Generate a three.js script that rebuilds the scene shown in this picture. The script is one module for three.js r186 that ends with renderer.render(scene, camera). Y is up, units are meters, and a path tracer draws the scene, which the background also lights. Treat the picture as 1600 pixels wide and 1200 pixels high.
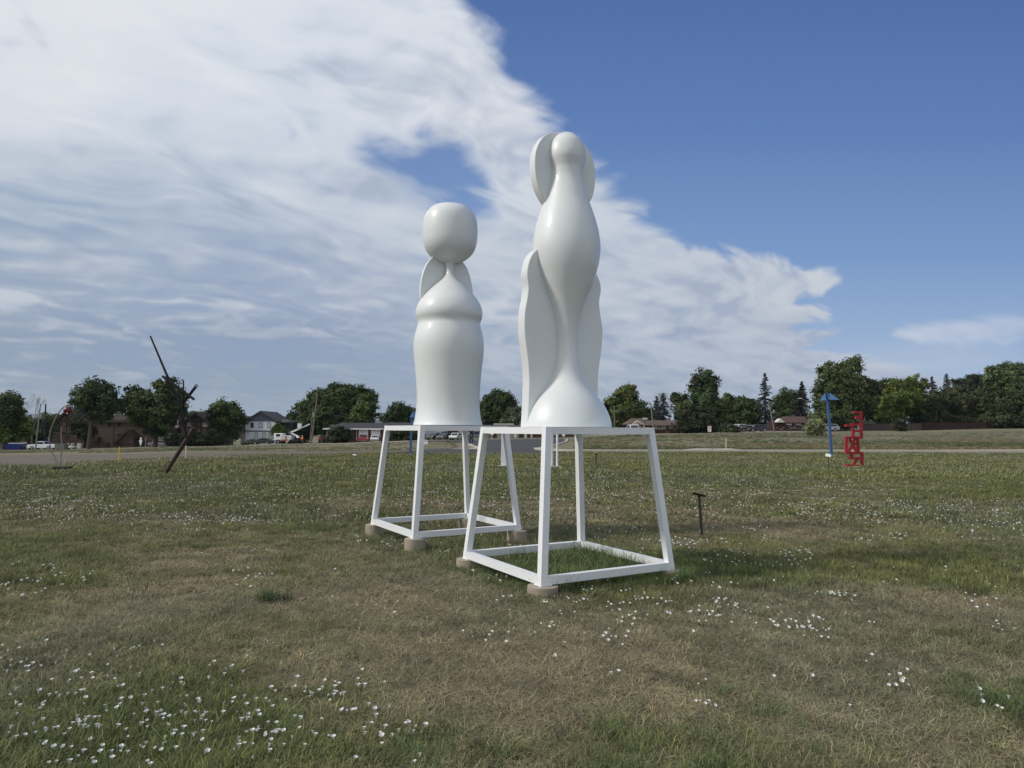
import * as THREE from 'three';
import { mergeGeometries } from 'three/addons/utils/BufferGeometryUtils.js';
import { RoundedBoxGeometry } from 'three/addons/geometries/RoundedBoxGeometry.js';
import { MarchingCubes } from 'three/addons/objects/MarchingCubes.js';

// ---------------------------------------------------------------- camera, sky, sun, exposure
const scene = new THREE.Scene();
const F = 1087.1, PITCH = 0.0666, ROLL = 0.0055, EYE = 1.6;
const camera = new THREE.PerspectiveCamera(2 * Math.atan(600 / F) * 180 / Math.PI, 4 / 3, 0.05, 30000);
camera.position.set(0, EYE, 0);
camera.rotation.order = 'YXZ';
camera.rotation.x = PITCH;
camera.updateMatrix();
camera.rotateZ(ROLL);
scene.add(camera);
const renderer = new THREE.WebGLRenderer({ antialias: true });
renderer.toneMapping = THREE.LinearToneMapping;
renderer.toneMappingExposure = 1.0;
renderer.shadowMap.enabled = true;
const SUN = new THREE.Vector3(-0.765, 0.61, 0.18).normalize();
const sun = new THREE.DirectionalLight(new THREE.Color(1.0, 0.945, 0.87), 2.6);
sun.position.copy(SUN).multiplyScalar(90);
sun.castShadow = true;
sun.shadow.radius = 14;
sun.shadow.mapSize.set(4096, 4096);
Object.assign(sun.shadow.camera, { left: -60, right: 60, top: 60, bottom: -60, near: 1, far: 300 });
scene.add(sun, sun.target);
scene.fog = new THREE.FogExp2(new THREE.Color(0.72, 0.82, 0.95), 0.00006);

// ---------------------------------------------------------------- small tools
function rng(seed) { let a = seed >>> 0; return () => { a = (a + 0x6D2B79F5) >>> 0; let t = a; t = Math.imul(t ^ (t >>> 15), t | 1); t ^= t + Math.imul(t ^ (t >>> 7), t | 61); return ((t ^ (t >>> 14)) >>> 0) / 4294967296; }; }
const clamp = (x, a = 0, b = 1) => Math.min(b, Math.max(a, x));
const sstep = (a, b, x) => { const t = clamp((x - a) / (b - a)); return t * t * (3 - 2 * t); };
const lerp = (a, b, t) => a + (b - a) * t;
const NT = new Float32Array(65536); { const r = rng(77); for (let i = 0; i < 65536; i++) NT[i] = r(); }
function vnoise(x, y) {
  const xi = Math.floor(x), yi = Math.floor(y), fx = x - xi, fy = y - yi;
  const u = fx * fx * (3 - 2 * fx), v = fy * fy * (3 - 2 * fy);
  const a = (xi & 255), b = ((xi + 1) & 255), c = (yi & 255) << 8, d = ((yi + 1) & 255) << 8;
  const p = NT[c | a], q = NT[c | b], r = NT[d | a], s = NT[d | b];
  return p + (q - p) * u + (r - p) * v + (p - q - r + s) * u * v;
}
function fbm(x, y, o) { let s = 0, a = 0.5, n = 0; for (let i = 0; i < o; i++) { s += a * vnoise(x, y); n += a; x = x * 2.03 + 17.3; y = y * 2.03 + 9.1; a *= 0.5; } return s / n; }
const lin = c => { c /= 255; return c <= 0.04045 ? c / 12.92 : Math.pow((c + 0.055) / 1.055, 2.4); };

const FW = new THREE.Vector3(0, Math.sin(PITCH), -Math.cos(PITCH)), R0 = new THREE.Vector3(1, 0, 0), U0 = new THREE.Vector3().crossVectors(R0, FW);
const RT = R0.clone().multiplyScalar(Math.cos(ROLL)).addScaledVector(U0, Math.sin(ROLL));
const UP = R0.clone().multiplyScalar(-Math.sin(ROLL)).addScaledVector(U0, Math.cos(ROLL));
// surveying: a sight line of the photograph (1600 x 1200) meets the upright plane d metres ahead / the level ground
function at(px, py, d) {
  const v = FW.clone().addScaledVector(RT, (px - 800) / F).addScaledVector(UP, (600 - py) / F);
  v.multiplyScalar(d / -v.z); v.y += EYE; return v;
}
function onLawn(px, py) {
  const v = FW.clone().addScaledVector(RT, (px - 800) / F).addScaledVector(UP, (600 - py) / F);
  v.multiplyScalar(EYE / -v.y); v.y = 0; return v;
}

// ---------------------------------------------------------------- sky: air and clouds, computed by direction
{
  const W = 4096, H = 2048, data = new Float32Array(W * H * 4);
  const bank = [[560, -700], [640, -200], [690, -60], [735, 20], [785, 80], [812, 140], [852, 188], [905, 240], [960, 280], [1005, 302], [1012, 322], [988, 345], [1020, 362], [1080, 392], [1140, 404], [1210, 406], [1240, 424], [1305, 437], [1262, 456], [1225, 478], [1290, 490], [1240, 512], [1305, 522], [1245, 546], [1330, 566], [1400, 585], [1500, 600], [1500, 700], [-9000, 700], [-9000, -2500], [300, -2500]];
  const hole = [[578, 228], [612, 238], [648, 238], [672, 220], [700, 222], [728, 240], [752, 276], [748, 300], [758, 326], [735, 334], [712, 318], [652, 300], [612, 280], [586, 254]];
  const lens = [[1405, 519], [1470, 506], [1560, 493], [1750, 482], [1900, 500], [1760, 524], [1610, 530], [1500, 538], [1440, 531]];
  function sd(poly, x, y) {
    let d = 1e18, inside = false;
    for (let i = 0, j = poly.length - 1; i < poly.length; j = i++) {
      const [xi, yi] = poly[i], [xj, yj] = poly[j];
      const ex = xj - xi, ey = yj - yi, wx = x - xi, wy = y - yi;
      const t = clamp((wx * ex + wy * ey) / (ex * ex + ey * ey));
      const bx = wx - ex * t, by = wy - ey * t, q = bx * bx + by * by;
      if (q < d) d = q;
      if ((yi > y) !== (yj > y) && x < ex * (y - yi) / ey + xi) inside = !inside;
    }
    return (inside ? 1 : -1) * Math.sqrt(d);
  }
  const C = (r, g, b) => [lin(r), lin(g), lin(b)];
  // blue air by height (photograph rows)
  const air = [[-900, C(62, 92, 150)], [0, C(80, 111, 166)], [200, C(94, 127, 182)], [400, C(121, 153, 199)], [500, C(144, 171, 208)], [560, C(158, 181, 212)], [640, C(170, 188, 212)], [700, C(174, 190, 208)]];
  const cols = [0, 400, 800, 1250], rows = [-500, 0, 150, 300, 450, 545, 630];
  const tone = [
    [C(214, 219, 227), C(214, 219, 227), C(214, 218, 226), C(206, 214, 226)],
    [C(224, 229, 235), C(220, 226, 234), C(218, 224, 232), C(212, 219, 229)],
    [C(217, 223, 231), C(209, 217, 228), C(220, 224, 231), C(210, 217, 228)],
    [C(174, 188, 205), C(191, 202, 216), C(207, 214, 224), C(198, 207, 219)],
    [C(161, 175, 194), C(166, 179, 200), C(184, 194, 208), C(194, 201, 212)],
    [C(147, 162, 183), C(135, 153, 179), C(166, 179, 198), C(180, 189, 204)],
    [C(160, 172, 184), C(155, 169, 184), C(160, 173, 188), C(164, 177, 195)]];
  function ramp(tab, y) { for (let i = 1; i < tab.length; i++) if (y < tab[i][0]) { const t = clamp((y - tab[i - 1][0]) / (tab[i][0] - tab[i - 1][0])); return [0, 1, 2].map(k => lerp(tab[i - 1][1][k], tab[i][1][k], t)); } return tab[tab.length - 1][1]; }
  function cell(list, v) { let i = 0; while (i < list.length - 2 && v > list[i + 1]) i++; return [i, sstep(0, 1, (v - list[i]) / (list[i + 1] - list[i]))]; }
  const ext = (a, m) => Math.abs(a) < m ? Math.tan(a) : Math.sign(a) * (Math.tan(m) + (Math.abs(a) - m) * (1 + Math.tan(m) ** 2));
  function radiance(a, e, dx, dy, dz) {
    const px = 800 + F * ext(a, 0.8), py = 600 - F * ext(e, 0.75) / Math.cos(Math.min(Math.abs(a), 0.8));
    const base = ramp(air, py);
    // the cloud layer's own plane
    const k = 1 / (Math.max(dy, 0) + 0.17), cu = dx * k, cv = dz * k;
    const s = cu * 0.72 - cv * 0.69, t = cu * 0.69 + cv * 0.72;
    const wob = fbm(s * 0.9 + 3, t * 1.3 + 8, 3) - 0.5;
    const streak = fbm(s * 0.8 + wob * 1.5, t * 2.6 + wob * 2.6, 6);
    const warp = (fbm(s * 3 + 90, t * 4 + 20, 3) - 0.5);
    const fine = fbm(s * 4.4 + 40 + wob * 4 + warp * 2, t * 11 + 11 + wob * 4 + warp * 3, 6);
    const puff = fbm(cu * 9 + wob * 4 + warp * 3, cv * 9 + 30 + warp * 3, 6);
    const detail = (streak - 0.5) * 1.1 + (fine - 0.5) * 1.15 + (puff - 0.5) * 0.8;
    let out = base.slice();
    const edge = sd(bank, px, py), cut = sd(hole, px, py), wisp = sd(lens, px, py);
    const calm = 1 - 0.62 * sstep(820, 960, px) * sstep(320, 390, py);
    let m = sstep(-20 * calm, 26 * calm, edge + 7 + ((streak - 0.5) * 46 + (fine - 0.5) * 78 + (puff - 0.5) * 62) * calm);
    m *= 1 - 0.93 * sstep(-26, 26, cut + 2 + (fine - 0.5) * 70 + (puff - 0.5) * 56);
    const [ci, ct] = cell(cols, px), [ri, rt] = cell(rows, py);
    const low = sstep(180, 420, py);
    for (let c = 0; c < 3; c++) {
      const col = lerp(lerp(tone[ri][ci][c], tone[ri][ci + 1][c], ct), lerp(tone[ri + 1][ci][c], tone[ri + 1][ci + 1][c], ct), rt);
      // thin parts let the blue air through, thick crests are whiter
      const thin = clamp(-detail * lerp(1.1, 1.05, low), 0, 0.5), crest = clamp(detail * lerp(1.0, 1.7, low), 0, 0.75) * (1 - sstep(460, 560, py) * 0.55) * (1 - sstep(590, 650, py) * 0.5);
      const shade = [lin(134), lin(153), lin(184)][c], white = lerp([lin(234), lin(236), lin(239)][c], [lin(206), lin(211), lin(219)][c], low);
      let v = lerp(col, shade, thin); v = lerp(v, white, crest);
      out[c] = lerp(out[c], v, m * 0.97);
      const w = sstep(-10, 14, wisp + (streak - 0.5) * 22 + (fine - 0.5) * 30) * 0.85;
      out[c] = lerp(out[c], [lin(198), lin(206), lin(222)][c], w * (0.75 + detail * 0.5));
      const veil = sstep(515, 575, py) * sstep(1180, 1420, px) * clamp((streak - 0.4) * 2.6) * 0.55;
      out[c] = lerp(out[c], [lin(186), lin(198), lin(218)][c], veil * (1 - sstep(590, 640, py) * 0.5));
    }
    return out;
  }
  for (let j = 0; j < H; j++) {
    const lat = (j + 0.5 - H / 2) / H * Math.PI, y = Math.sin(lat), r = Math.cos(lat);
    for (let i = 0; i < W; i++) {
      const o = (j * W + i) * 4; data[o + 3] = 1;
      if (lat < -0.05) { data[o] = 0.3; data[o + 1] = 0.34; data[o + 2] = 0.38; continue; }
      const ph = ((i + 0.5) / W - 0.5) * 2 * Math.PI, x = r * Math.cos(ph), z = r * Math.sin(ph);
      const X = x * RT.x + y * RT.y + z * RT.z, Y = x * UP.x + y * UP.y + z * UP.z, Z = x * FW.x + y * FW.y + z * FW.z;
      const a = Math.atan2(X, Z), e = Math.asin(clamp(Y, -1, 1));
      let c = radiance(a, e, x, y, z);
      // unseen cloud deck, added behind the camera and overhead to lift the shaded sides
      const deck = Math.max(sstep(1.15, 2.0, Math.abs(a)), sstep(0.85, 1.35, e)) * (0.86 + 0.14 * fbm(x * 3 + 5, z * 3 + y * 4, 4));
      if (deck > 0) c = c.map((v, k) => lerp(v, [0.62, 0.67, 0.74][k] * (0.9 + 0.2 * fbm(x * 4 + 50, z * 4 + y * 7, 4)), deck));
      data[o] = c[0]; data[o + 1] = c[1]; data[o + 2] = c[2];
    }
  }
  const tex = new THREE.DataTexture(data, W, H, THREE.RGBAFormat, THREE.FloatType);
  tex.mapping = THREE.EquirectangularReflectionMapping; tex.magFilter = THREE.LinearFilter; tex.minFilter = THREE.LinearFilter; tex.needsUpdate = true;
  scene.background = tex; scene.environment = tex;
}

// ---------------------------------------------------------------- materials
const rgb = (r, g, b) => new THREE.Color().setRGB(r, g, b);
function std(r, g, b, rough = 0.85, extra = {}) { return new THREE.MeshStandardMaterial({ color: rgb(r, g, b), roughness: rough, ...extra }); }
function noiseTexture(size, f, srgb = false) {
  const d = new Uint8Array(size * size * 4);
  for (let y = 0; y < size; y++) for (let x = 0; x < size; x++) { const c = f(x / size, y / size); const o = (y * size + x) * 4; d[o] = clamp(c[0]) * 255; d[o + 1] = clamp(c[1]) * 255; d[o + 2] = clamp(c[2]) * 255; d[o + 3] = 255; }
  const t = new THREE.DataTexture(d, size, size, THREE.RGBAFormat); t.wrapS = t.wrapT = THREE.RepeatWrapping; t.magFilter = THREE.LinearFilter; t.minFilter = THREE.LinearMipmapLinearFilter; t.generateMipmaps = true; if (srgb) t.colorSpace = THREE.SRGBColorSpace; t.needsUpdate = true; return t;
}
// tileable noise: blend of shifted copies
const tile = (f, u, v) => { const a = f(u, v), b = f(u - 1, v), c = f(u, v - 1), d = f(u - 1, v - 1); return lerp(lerp(a, b, u), lerp(c, d, u), v); };
const thatchTex = noiseTexture(1024, (u, v) => { const n = tile((x, y) => fbm(x * 90, y * 90, 3), u, v), m = tile((x, y) => fbm(x * 14 + 5, y * 14, 3), u, v); const k = 0.62 + (n - 0.5) * 1.1 + (m - 0.5) * 0.4; return [k, k, k]; });
const speckTex = noiseTexture(512, (u, v) => { const n = tile((x, y) => fbm(x * 60, y * 60, 4), u, v), m = tile((x, y) => fbm(x * 7, y * 7 + 4, 3), u, v); const k = 0.8 + (n - 0.5) * 0.45 + (m - 0.5) * 0.4; return [k, k * 0.99, k * 0.97]; });
const dustTex = noiseTexture(512, (u, v) => { const m = tile((x, y) => fbm(x * 5, y * 9, 4), u, v), n = tile((x, y) => fbm(x * 40, y * 40, 2), u, v); const k = 0.965 + (m - 0.5) * 0.12 + (n - 0.5) * 0.02; return [k, k, k * 0.995]; });
const roughTex = noiseTexture(256, (u, v) => { const m = tile((x, y) => fbm(x * 6, y * 12, 4), u, v); const k = 0.75 + (m - 0.5) * 0.7; return [k, k, k]; });
const M = {
  gloss: new THREE.MeshPhysicalMaterial({ color: rgb(0.72, 0.745, 0.735), roughness: 0.62, clearcoat: 0.55, clearcoatRoughness: 0.05, map: dustTex, roughnessMap: roughTex }),
  gloss2: new THREE.MeshPhysicalMaterial({ color: rgb(0.71, 0.735, 0.725), roughness: 0.66, clearcoat: 0.4, clearcoatRoughness: 0.16, map: dustTex, roughnessMap: roughTex }),
  whiteSteel: new THREE.MeshPhysicalMaterial({ color: rgb(0.8, 0.81, 0.82), roughness: 0.5, map: dustTex, clearcoat: 0.25, clearcoatRoughness: 0.35 }),
  concrete: std(0.42, 0.36, 0.285, 0.95, { map: speckTex, bumpMap: speckTex, bumpScale: 0.01 }),
  paleConcrete: std(0.55, 0.5, 0.43, 0.95, { map: speckTex }),
  black: std(0.012, 0.012, 0.013, 0.6),
  dark: std(0.02, 0.02, 0.022, 0.7),
  rust: std(0.06, 0.036, 0.03, 0.75, { map: speckTex, metalness: 0.2 }),
  darkRust: std(0.014, 0.011, 0.011, 0.75, { map: speckTex, metalness: 0.2 }),
  stainless: std(0.26, 0.26, 0.26, 0.4, { metalness: 0.85 }),
  red: std(0.36, 0.011, 0.02, 0.5),
  maroon: std(0.045, 0.01, 0.014, 0.6),
  blue: std(0.04, 0.115, 0.27, 0.5), blue2: std(0.065, 0.15, 0.31, 0.5),
  deepBlue: std(0.012, 0.035, 0.22, 0.55),
  yellow: std(0.62, 0.42, 0.02, 0.6), paleYellow: std(0.62, 0.58, 0.33, 0.7),
  white: std(0.78, 0.78, 0.77, 0.6), offWhite: std(0.6, 0.58, 0.53, 0.8), grey: std(0.25, 0.25, 0.25, 0.8), midGrey: std(0.14, 0.14, 0.145, 0.8),
  wood: std(0.2, 0.17, 0.13, 0.95, { map: speckTex }), pole: std(0.22, 0.19, 0.155, 0.95, { map: speckTex }),
  bark: std(0.075, 0.058, 0.045, 0.98), paleBark: std(0.2, 0.17, 0.14, 0.98), bareBark: std(0.17, 0.14, 0.125, 0.98),
  asphalt: std(0.055, 0.055, 0.057, 0.95, { map: speckTex }), dirt: std(0.15, 0.122, 0.088, 1, { map: speckTex }),
  glass: std(0.02, 0.025, 0.03, 0.08), tyre: std(0.015, 0.015, 0.015, 0.9), rim: std(0.35, 0.35, 0.36, 0.4, { metalness: 0.7 }),
  timber: std(0.035, 0.018, 0.015, 0.9), tudor: std(0.105, 0.07, 0.056, 0.95, { map: speckTex }), tudorBrick: std(0.068, 0.04, 0.033, 0.95, { map: speckTex }), tudorRoof: std(0.04, 0.028, 0.025, 0.95, { map: speckTex }),
  siding: std(0.74, 0.76, 0.79, 0.85), gable: std(0.115, 0.14, 0.175, 0.85), slate: std(0.06, 0.065, 0.075, 0.9, { map: speckTex }), brownRoof: std(0.11, 0.065, 0.05, 0.95, { map: speckTex }), orangeRoof: std(0.24, 0.11, 0.06, 0.95, { map: speckTex }),
  charcoalRoof: std(0.052, 0.052, 0.056, 0.95, { map: speckTex }), brick: std(0.105, 0.043, 0.035, 0.95, { map: speckTex }), greyRoof: std(0.2, 0.2, 0.2, 0.95, { map: speckTex }), tanRoof: std(0.13, 0.09, 0.075, 0.95, { map: speckTex }),
  cream: std(0.5, 0.44, 0.36, 0.9), navy: std(0.02, 0.027, 0.05, 0.8), fence: std(0.12, 0.095, 0.08, 0.95, { map: speckTex }), redFence: std(0.06, 0.024, 0.021, 0.95, { map: speckTex }), orangeWood: std(0.36, 0.16, 0.06, 0.9, { map: speckTex }), greyWood: std(0.19, 0.185, 0.175, 0.95, { map: speckTex }),
  lampLens: std(0.65, 0.6, 0.5, 0.25), tail: std(0.35, 0.02, 0.02, 0.3), orange: std(0.85, 0.22, 0.02, 0.8), skin: std(0.4, 0.24, 0.17, 0.7), jeans: std(0.07, 0.03, 0.04, 0.9), hair: std(0.03, 0.02, 0.015, 0.9), workRed: std(0.5, 0.05, 0.05, 0.8),
};

// ---------------------------------------------------------------- object tools
const taken = {};
function numbered(n) { const k = taken[n] = (taken[n] ?? -1) + 1; return k ? `${n}_${String(k).padStart(3, '0')}` : n; }
function shadows(m) { m.castShadow = m.receiveShadow = true; return m; }
function tag(o, label, category, group) { o.userData.label = label; o.userData.category = category; if (group) o.userData.group = group; return o; }
function thing(name, label, category, at0, group) { const o = new THREE.Group(); o.name = numbered(name); if (at0) o.position.copy(at0); scene.add(o); return tag(o, label, category, group); }
function plain(g) { const n = g.index ? g.toNonIndexed() : g; for (const k of Object.keys(n.attributes)) if (!['position', 'normal', 'uv'].includes(k)) n.deleteAttribute(k); if (!n.attributes.normal) n.computeVertexNormals(); if (!n.attributes.uv) n.setAttribute('uv', new THREE.BufferAttribute(new Float32Array(n.attributes.position.count * 2), 2)); n.morphAttributes = {}; return n; }
function join(gs) { gs = (Array.isArray(gs) ? gs : [gs]); return gs.length === 1 ? gs[0] : mergeGeometries(gs.map(plain)); }
// geometry in world metres becomes a part of thing T (whose origin is at its base)
function part(T, name, gs, m, label) {
  const g = join(gs); let root = T; const off = new THREE.Vector3();
  while (root && root !== scene) { off.add(root.position); root = root.parent; }
  g.translate(-off.x, -off.y, -off.z);
  const o = shadows(new THREE.Mesh(g, m)); o.name = name; T.add(o); if (label) o.userData.label = label; return o;
}
function structure(name, g, m, label) { const o = shadows(new THREE.Mesh(g, m)); o.name = numbered(name); o.userData.kind = 'structure'; if (label) o.userData.label = label; scene.add(o); return o; }
const V = (x, y, z) => new THREE.Vector3(x, y, z);
function quadsGeo(pts, faces, uvs) { // pts: Vector3[], faces: index lists (convex, ccw)
  const pos = [], uv = [];
  for (const f of faces) for (let i = 1; i < f.length - 1; i++) for (const k of [f[0], f[i], f[i + 1]]) { const p = pts[k]; pos.push(p.x, p.y, p.z); uv.push(p.x + p.z * 0.7, p.y); }
  const g = new THREE.BufferGeometry(); g.setAttribute('position', new THREE.Float32BufferAttribute(pos, 3)); g.setAttribute('uv', new THREE.Float32BufferAttribute(uv, 2)); g.computeVertexNormals(); return g;
}
const HEX = [[0, 1, 2, 3], [7, 6, 5, 4], [0, 4, 5, 1], [1, 5, 6, 2], [2, 6, 7, 3], [3, 7, 4, 0]];
function hexa(b, t) { return quadsGeo([...b, ...t], HEX.map(f => f.slice().reverse())); } // b, t: 4 corners each, in order round
function bar(a, b, w, h = w, up = V(0, 1, 0)) { // square bar from a to b
  const d = b.clone().sub(a), L = d.length(); d.normalize(); let s = new THREE.Vector3().crossVectors(d, Math.abs(d.dot(up)) > 0.97 ? V(0, 0, 1) : up).normalize(); const u = new THREE.Vector3().crossVectors(s, d);
  const g = new THREE.BoxGeometry(w, h, L); g.applyMatrix4(new THREE.Matrix4().makeBasis(s, u, d.clone().negate()).setPosition(a.clone().add(b).multiplyScalar(0.5))); return g;
}
function rod(a, b, r0, r1 = r0, seg = 10) { const d = b.clone().sub(a), L = d.length(); const g = new THREE.CylinderGeometry(r1, r0, L, seg, 1); g.applyQuaternion(new THREE.Quaternion().setFromUnitVectors(V(0, 1, 0), d.normalize())); const c = a.clone().add(b).multiplyScalar(0.5); g.translate(c.x, c.y, c.z); return g; }
function tube(pts, r, n = 40, seg = 8) { return new THREE.TubeGeometry(new THREE.CatmullRomCurve3(pts), n, r, seg); }
function box(w, h, d, x, y, z) { const g = new THREE.BoxGeometry(w, h, d); g.translate(x, y, z); return g; }
function rbox(w, h, d, r, x, y, z) { const g = new RoundedBoxGeometry(w, h, d, 2, r); g.translate(x, y, z); return g; }
function extrude(pts, depth, o = {}) { const s = new THREE.Shape(pts.map(p => new THREE.Vector2(p[0], p[1]))); return new THREE.ExtrudeGeometry(s, { depth, bevelEnabled: !!o.bevel, bevelSize: o.bevel ?? 0, bevelThickness: o.bevel ?? 0, bevelSegments: 2, curveSegments: o.cs ?? 8 }); }
// upright box whose front fills a rectangle of the photograph, seen d metres ahead
function front(x0, y0, x1, y1, d, depth, proud = 0) { const a = at(x0, y1, d), b = at(x1, y0, d), w = Math.abs(b.x - a.x), h = Math.abs(b.y - a.y); return box(w, h, depth, (a.x + b.x) / 2, (a.y + b.y) / 2, -d + proud - depth / 2); }
function frontShape(pp, d, depth, proud = 0) { const g = extrude(pp.map(([x, y]) => { const p = at(x, y, d); return [p.x, p.y]; }), depth); g.translate(0, 0, -d + proud - depth); return g; }
// hipped or gabled roof: eave corners and ridge ends in the photograph; slopes back over a house D deep
function roof(eL, eR, yE, rL, rR, yR, d, D, over = 0.4, thick = 0.18) {
  const a = at(eL, yE, d), b = at(eR, yE, d), r1 = at(rL, yR, d + D / 2), r2 = at(rR, yR, d + D / 2), zf = -d + over, zb = -d - D - over;
  const e = [V(a.x, a.y, zf), V(b.x, b.y, zf), V(b.x, b.y, zb), V(a.x, a.y, zb)], lo = e.map(p => V(p.x, p.y - thick, p.z));
  return quadsGeo([...e, ...lo, r1, r2], [[0, 1, 9, 8], [2, 3, 8, 9], [1, 2, 9], [3, 0, 8], [4, 5, 1, 0], [5, 6, 2, 1], [6, 7, 3, 2], [7, 4, 0, 3], [7, 6, 5, 4]]);
}

// ---------------------------------------------------------------- the lie of the land
const LAND = [ // sight column, then distance / row pairs where the ground shows
  [-250, [28, 40, 713, 60, 709, 100, 706, 140, 704, 200, 701]],
  [0, [28, 40, 712.5, 60, 708, 100, 705.5, 140, 703.6, 200, 700]],
  [150, [30, 42, 711, 60, 706.5, 100, 704, 140, 702.2, 200, 699]],
  [300, [33, 45, 708, 70, 702.5, 150, 697.5, 200, 695]],
  [500, [36, 42, 713, 60, 704, 100, 698, 150, 693.2, 250, 690]],
  [700, [40, 46, 709.5, 56, 704, 70, 699, 110, 692, 160, 686, 250, 683]],
  [850, [44, 50, 706.5, 70, 697, 110, 689, 160, 683.5, 250, 680]],
  [1000, [46, 51, 706.5, 62, 701, 90, 689, 130, 680.5, 160, 677.2, 250, 674]],
  [1200, [46, 52, 706.5, 62, 701.5, 90, 689, 130, 678.5, 165, 673.3, 250, 671]],
  [1400, [46, 52, 706.8, 62, 702, 100, 689, 150, 676, 175, 671.2, 250, 669]],
  [1620, [47, 53, 706, 65, 701, 100, 687, 150, 673.5, 175, 668.5, 250, 667]],
].map(([px, t]) => {
  const n = [[0, 0], [t[0], 0]]; for (let i = 1; i < t.length; i += 2) n.push([t[i], at(px, t[i + 1], t[i]).y]);
  return { a: (px - 800) / F, n };
});
function colHeight(c, d) { const n = c.n; if (d >= n[n.length - 1][0]) return n[n.length - 1][1]; for (let i = 1; i < n.length; i++) if (d < n[i][0]) return lerp(n[i - 1][1], n[i][1], (d - n[i - 1][0]) / (n[i][0] - n[i - 1][0])); return 0; }
function H(x, z) {
  const d = -z; if (d <= 20) return -0.065 * Math.exp(-((x + 1) ** 2 + (z + 10.6) ** 2) / 5);
  const a = clamp(x / d, LAND[0].a, LAND[LAND.length - 1].a); let i = 0; while (i < LAND.length - 2 && a > LAND[i + 1].a) i++;
  const h = lerp(colHeight(LAND[i], d), colHeight(LAND[i + 1], d), sstep(0, 1, (a - LAND[i].a) / (LAND[i + 1].a - LAND[i].a)));
  return lerp(h, -9, sstep(300, 1500, d));
}
function ground(px, d) { const p = at(px, 600, d); p.y = H(p.x, p.z); return p; }

// green, worn and flowering patches of the lawn (positions surveyed from the photograph, then plain ground coordinates)
const patchAt = ([px, py, rx, ry, v]) => { const c = onLawn(px, py), e = onLawn(px + rx, py), n = onLawn(px, py + ry); return { x: c.x, z: c.z, rx: Math.abs(e.x - c.x), rz: Math.max(0.25, Math.abs(n.z - c.z)), v }; };
const PATCH = [[180, 1140, 380, 110, 0.55], [480, 1180, 130, 60, 0.25], [50, 900, 110, 50, 0.3], [470, 940, 330, 75, -0.5], [250, 870, 200, 40, -0.1], [1130, 1060, 330, 75, -0.5], [760, 1010, 240, 60, -0.35], [700, 1100, 160, 60, -0.3], [1430, 950, 260, 45, -0.45], [1530, 1060, 200, 60, -0.3], [900, 925, 190, 35, 0.35], [1160, 885, 150, 30, 0.45], [890, 875, 110, 28, 0.8], [1570, 1095, 60, 35, 0.6], [1030, 1170, 90, 40, 0.25], [700, 845, 140, 25, 0.3], [1220, 835, 220, 20, -0.35], [1150, 815, 160, 15, -0.25], [1330, 785, 260, 14, -0.15], [350, 805, 240, 15, 0.1], [120, 770, 200, 25, 0.3], [1300, 745, 400, 20, 0.25], [720, 745, 500, 20, 0.2], [1000, 1000, 120, 25, 0.05], [830, 1180, 100, 35, 0.1], [1290, 1170, 120, 40, -0.2], [600, 980, 90, 30, 0.1], [940, 800, 120, 14, -0.3], [560, 860, 80, 20, -0.2]].map(patchAt);
function green(x, z) {
  let g = 0.54 + (fbm(x * 0.33 + 40, z * 0.33 + 12, 3) - 0.5) * 0.85 + (fbm(x * 1.5 + 3, z * 1.5 + 7, 3) - 0.5) * 0.75;
  for (const p of PATCH) { const q = ((x - p.x) / p.rx) ** 2 + ((z - p.z) / p.rz) ** 2; if (q < 6) g += p.v * (p.v < 0 ? 0.62 : 0.75) * Math.exp(-q * 0.9); }
  g += sstep(12, 26, -z) * 0.16;
  return clamp(0.5 + (g - 0.5) * 0.85);
}
const hueAt = (x, z) => fbm(x * 0.7 + 90, z * 0.7 + 33, 3);
const FIELD = [0.2, 0.175, 0.1];
function soil(x, z) { // base colour of the earth and thatch under the blades
  const d = Math.hypot(x, z), g = green(x, z), h = hueAt(x, z);
  const dry = [0.105 + (h - 0.5) * 0.03, 0.084 + (h - 0.5) * 0.02, 0.054], lush = [0.062, 0.06, 0.033];
  let c = [0, 1, 2].map(k => lerp(dry[k], lush[k], g));
  const far = sstep(46, 58, -z + (x > -10 ? 0 : 8));
  const n = fbm(x * 0.12 + 5, z * 0.05 + 9, 4), mow = fbm(x * 0.03 + 2, z * 0.12, 3);
  const fieldC = [lerp(0.13, 0.27, n) , lerp(0.13, 0.225, n), lerp(0.065, 0.135, n)].map((v, k) => lerp(v, [0.125, 0.135, 0.07][k], sstep(0.45, 0.65, mow) * 0.8));
  c = c.map((v, k) => lerp(v, fieldC[k], far));
  const beyond = sstep(260, 700, d); c = c.map((v, k) => lerp(v, [0.06, 0.075, 0.05][k], beyond));
  return c;
}
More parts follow.
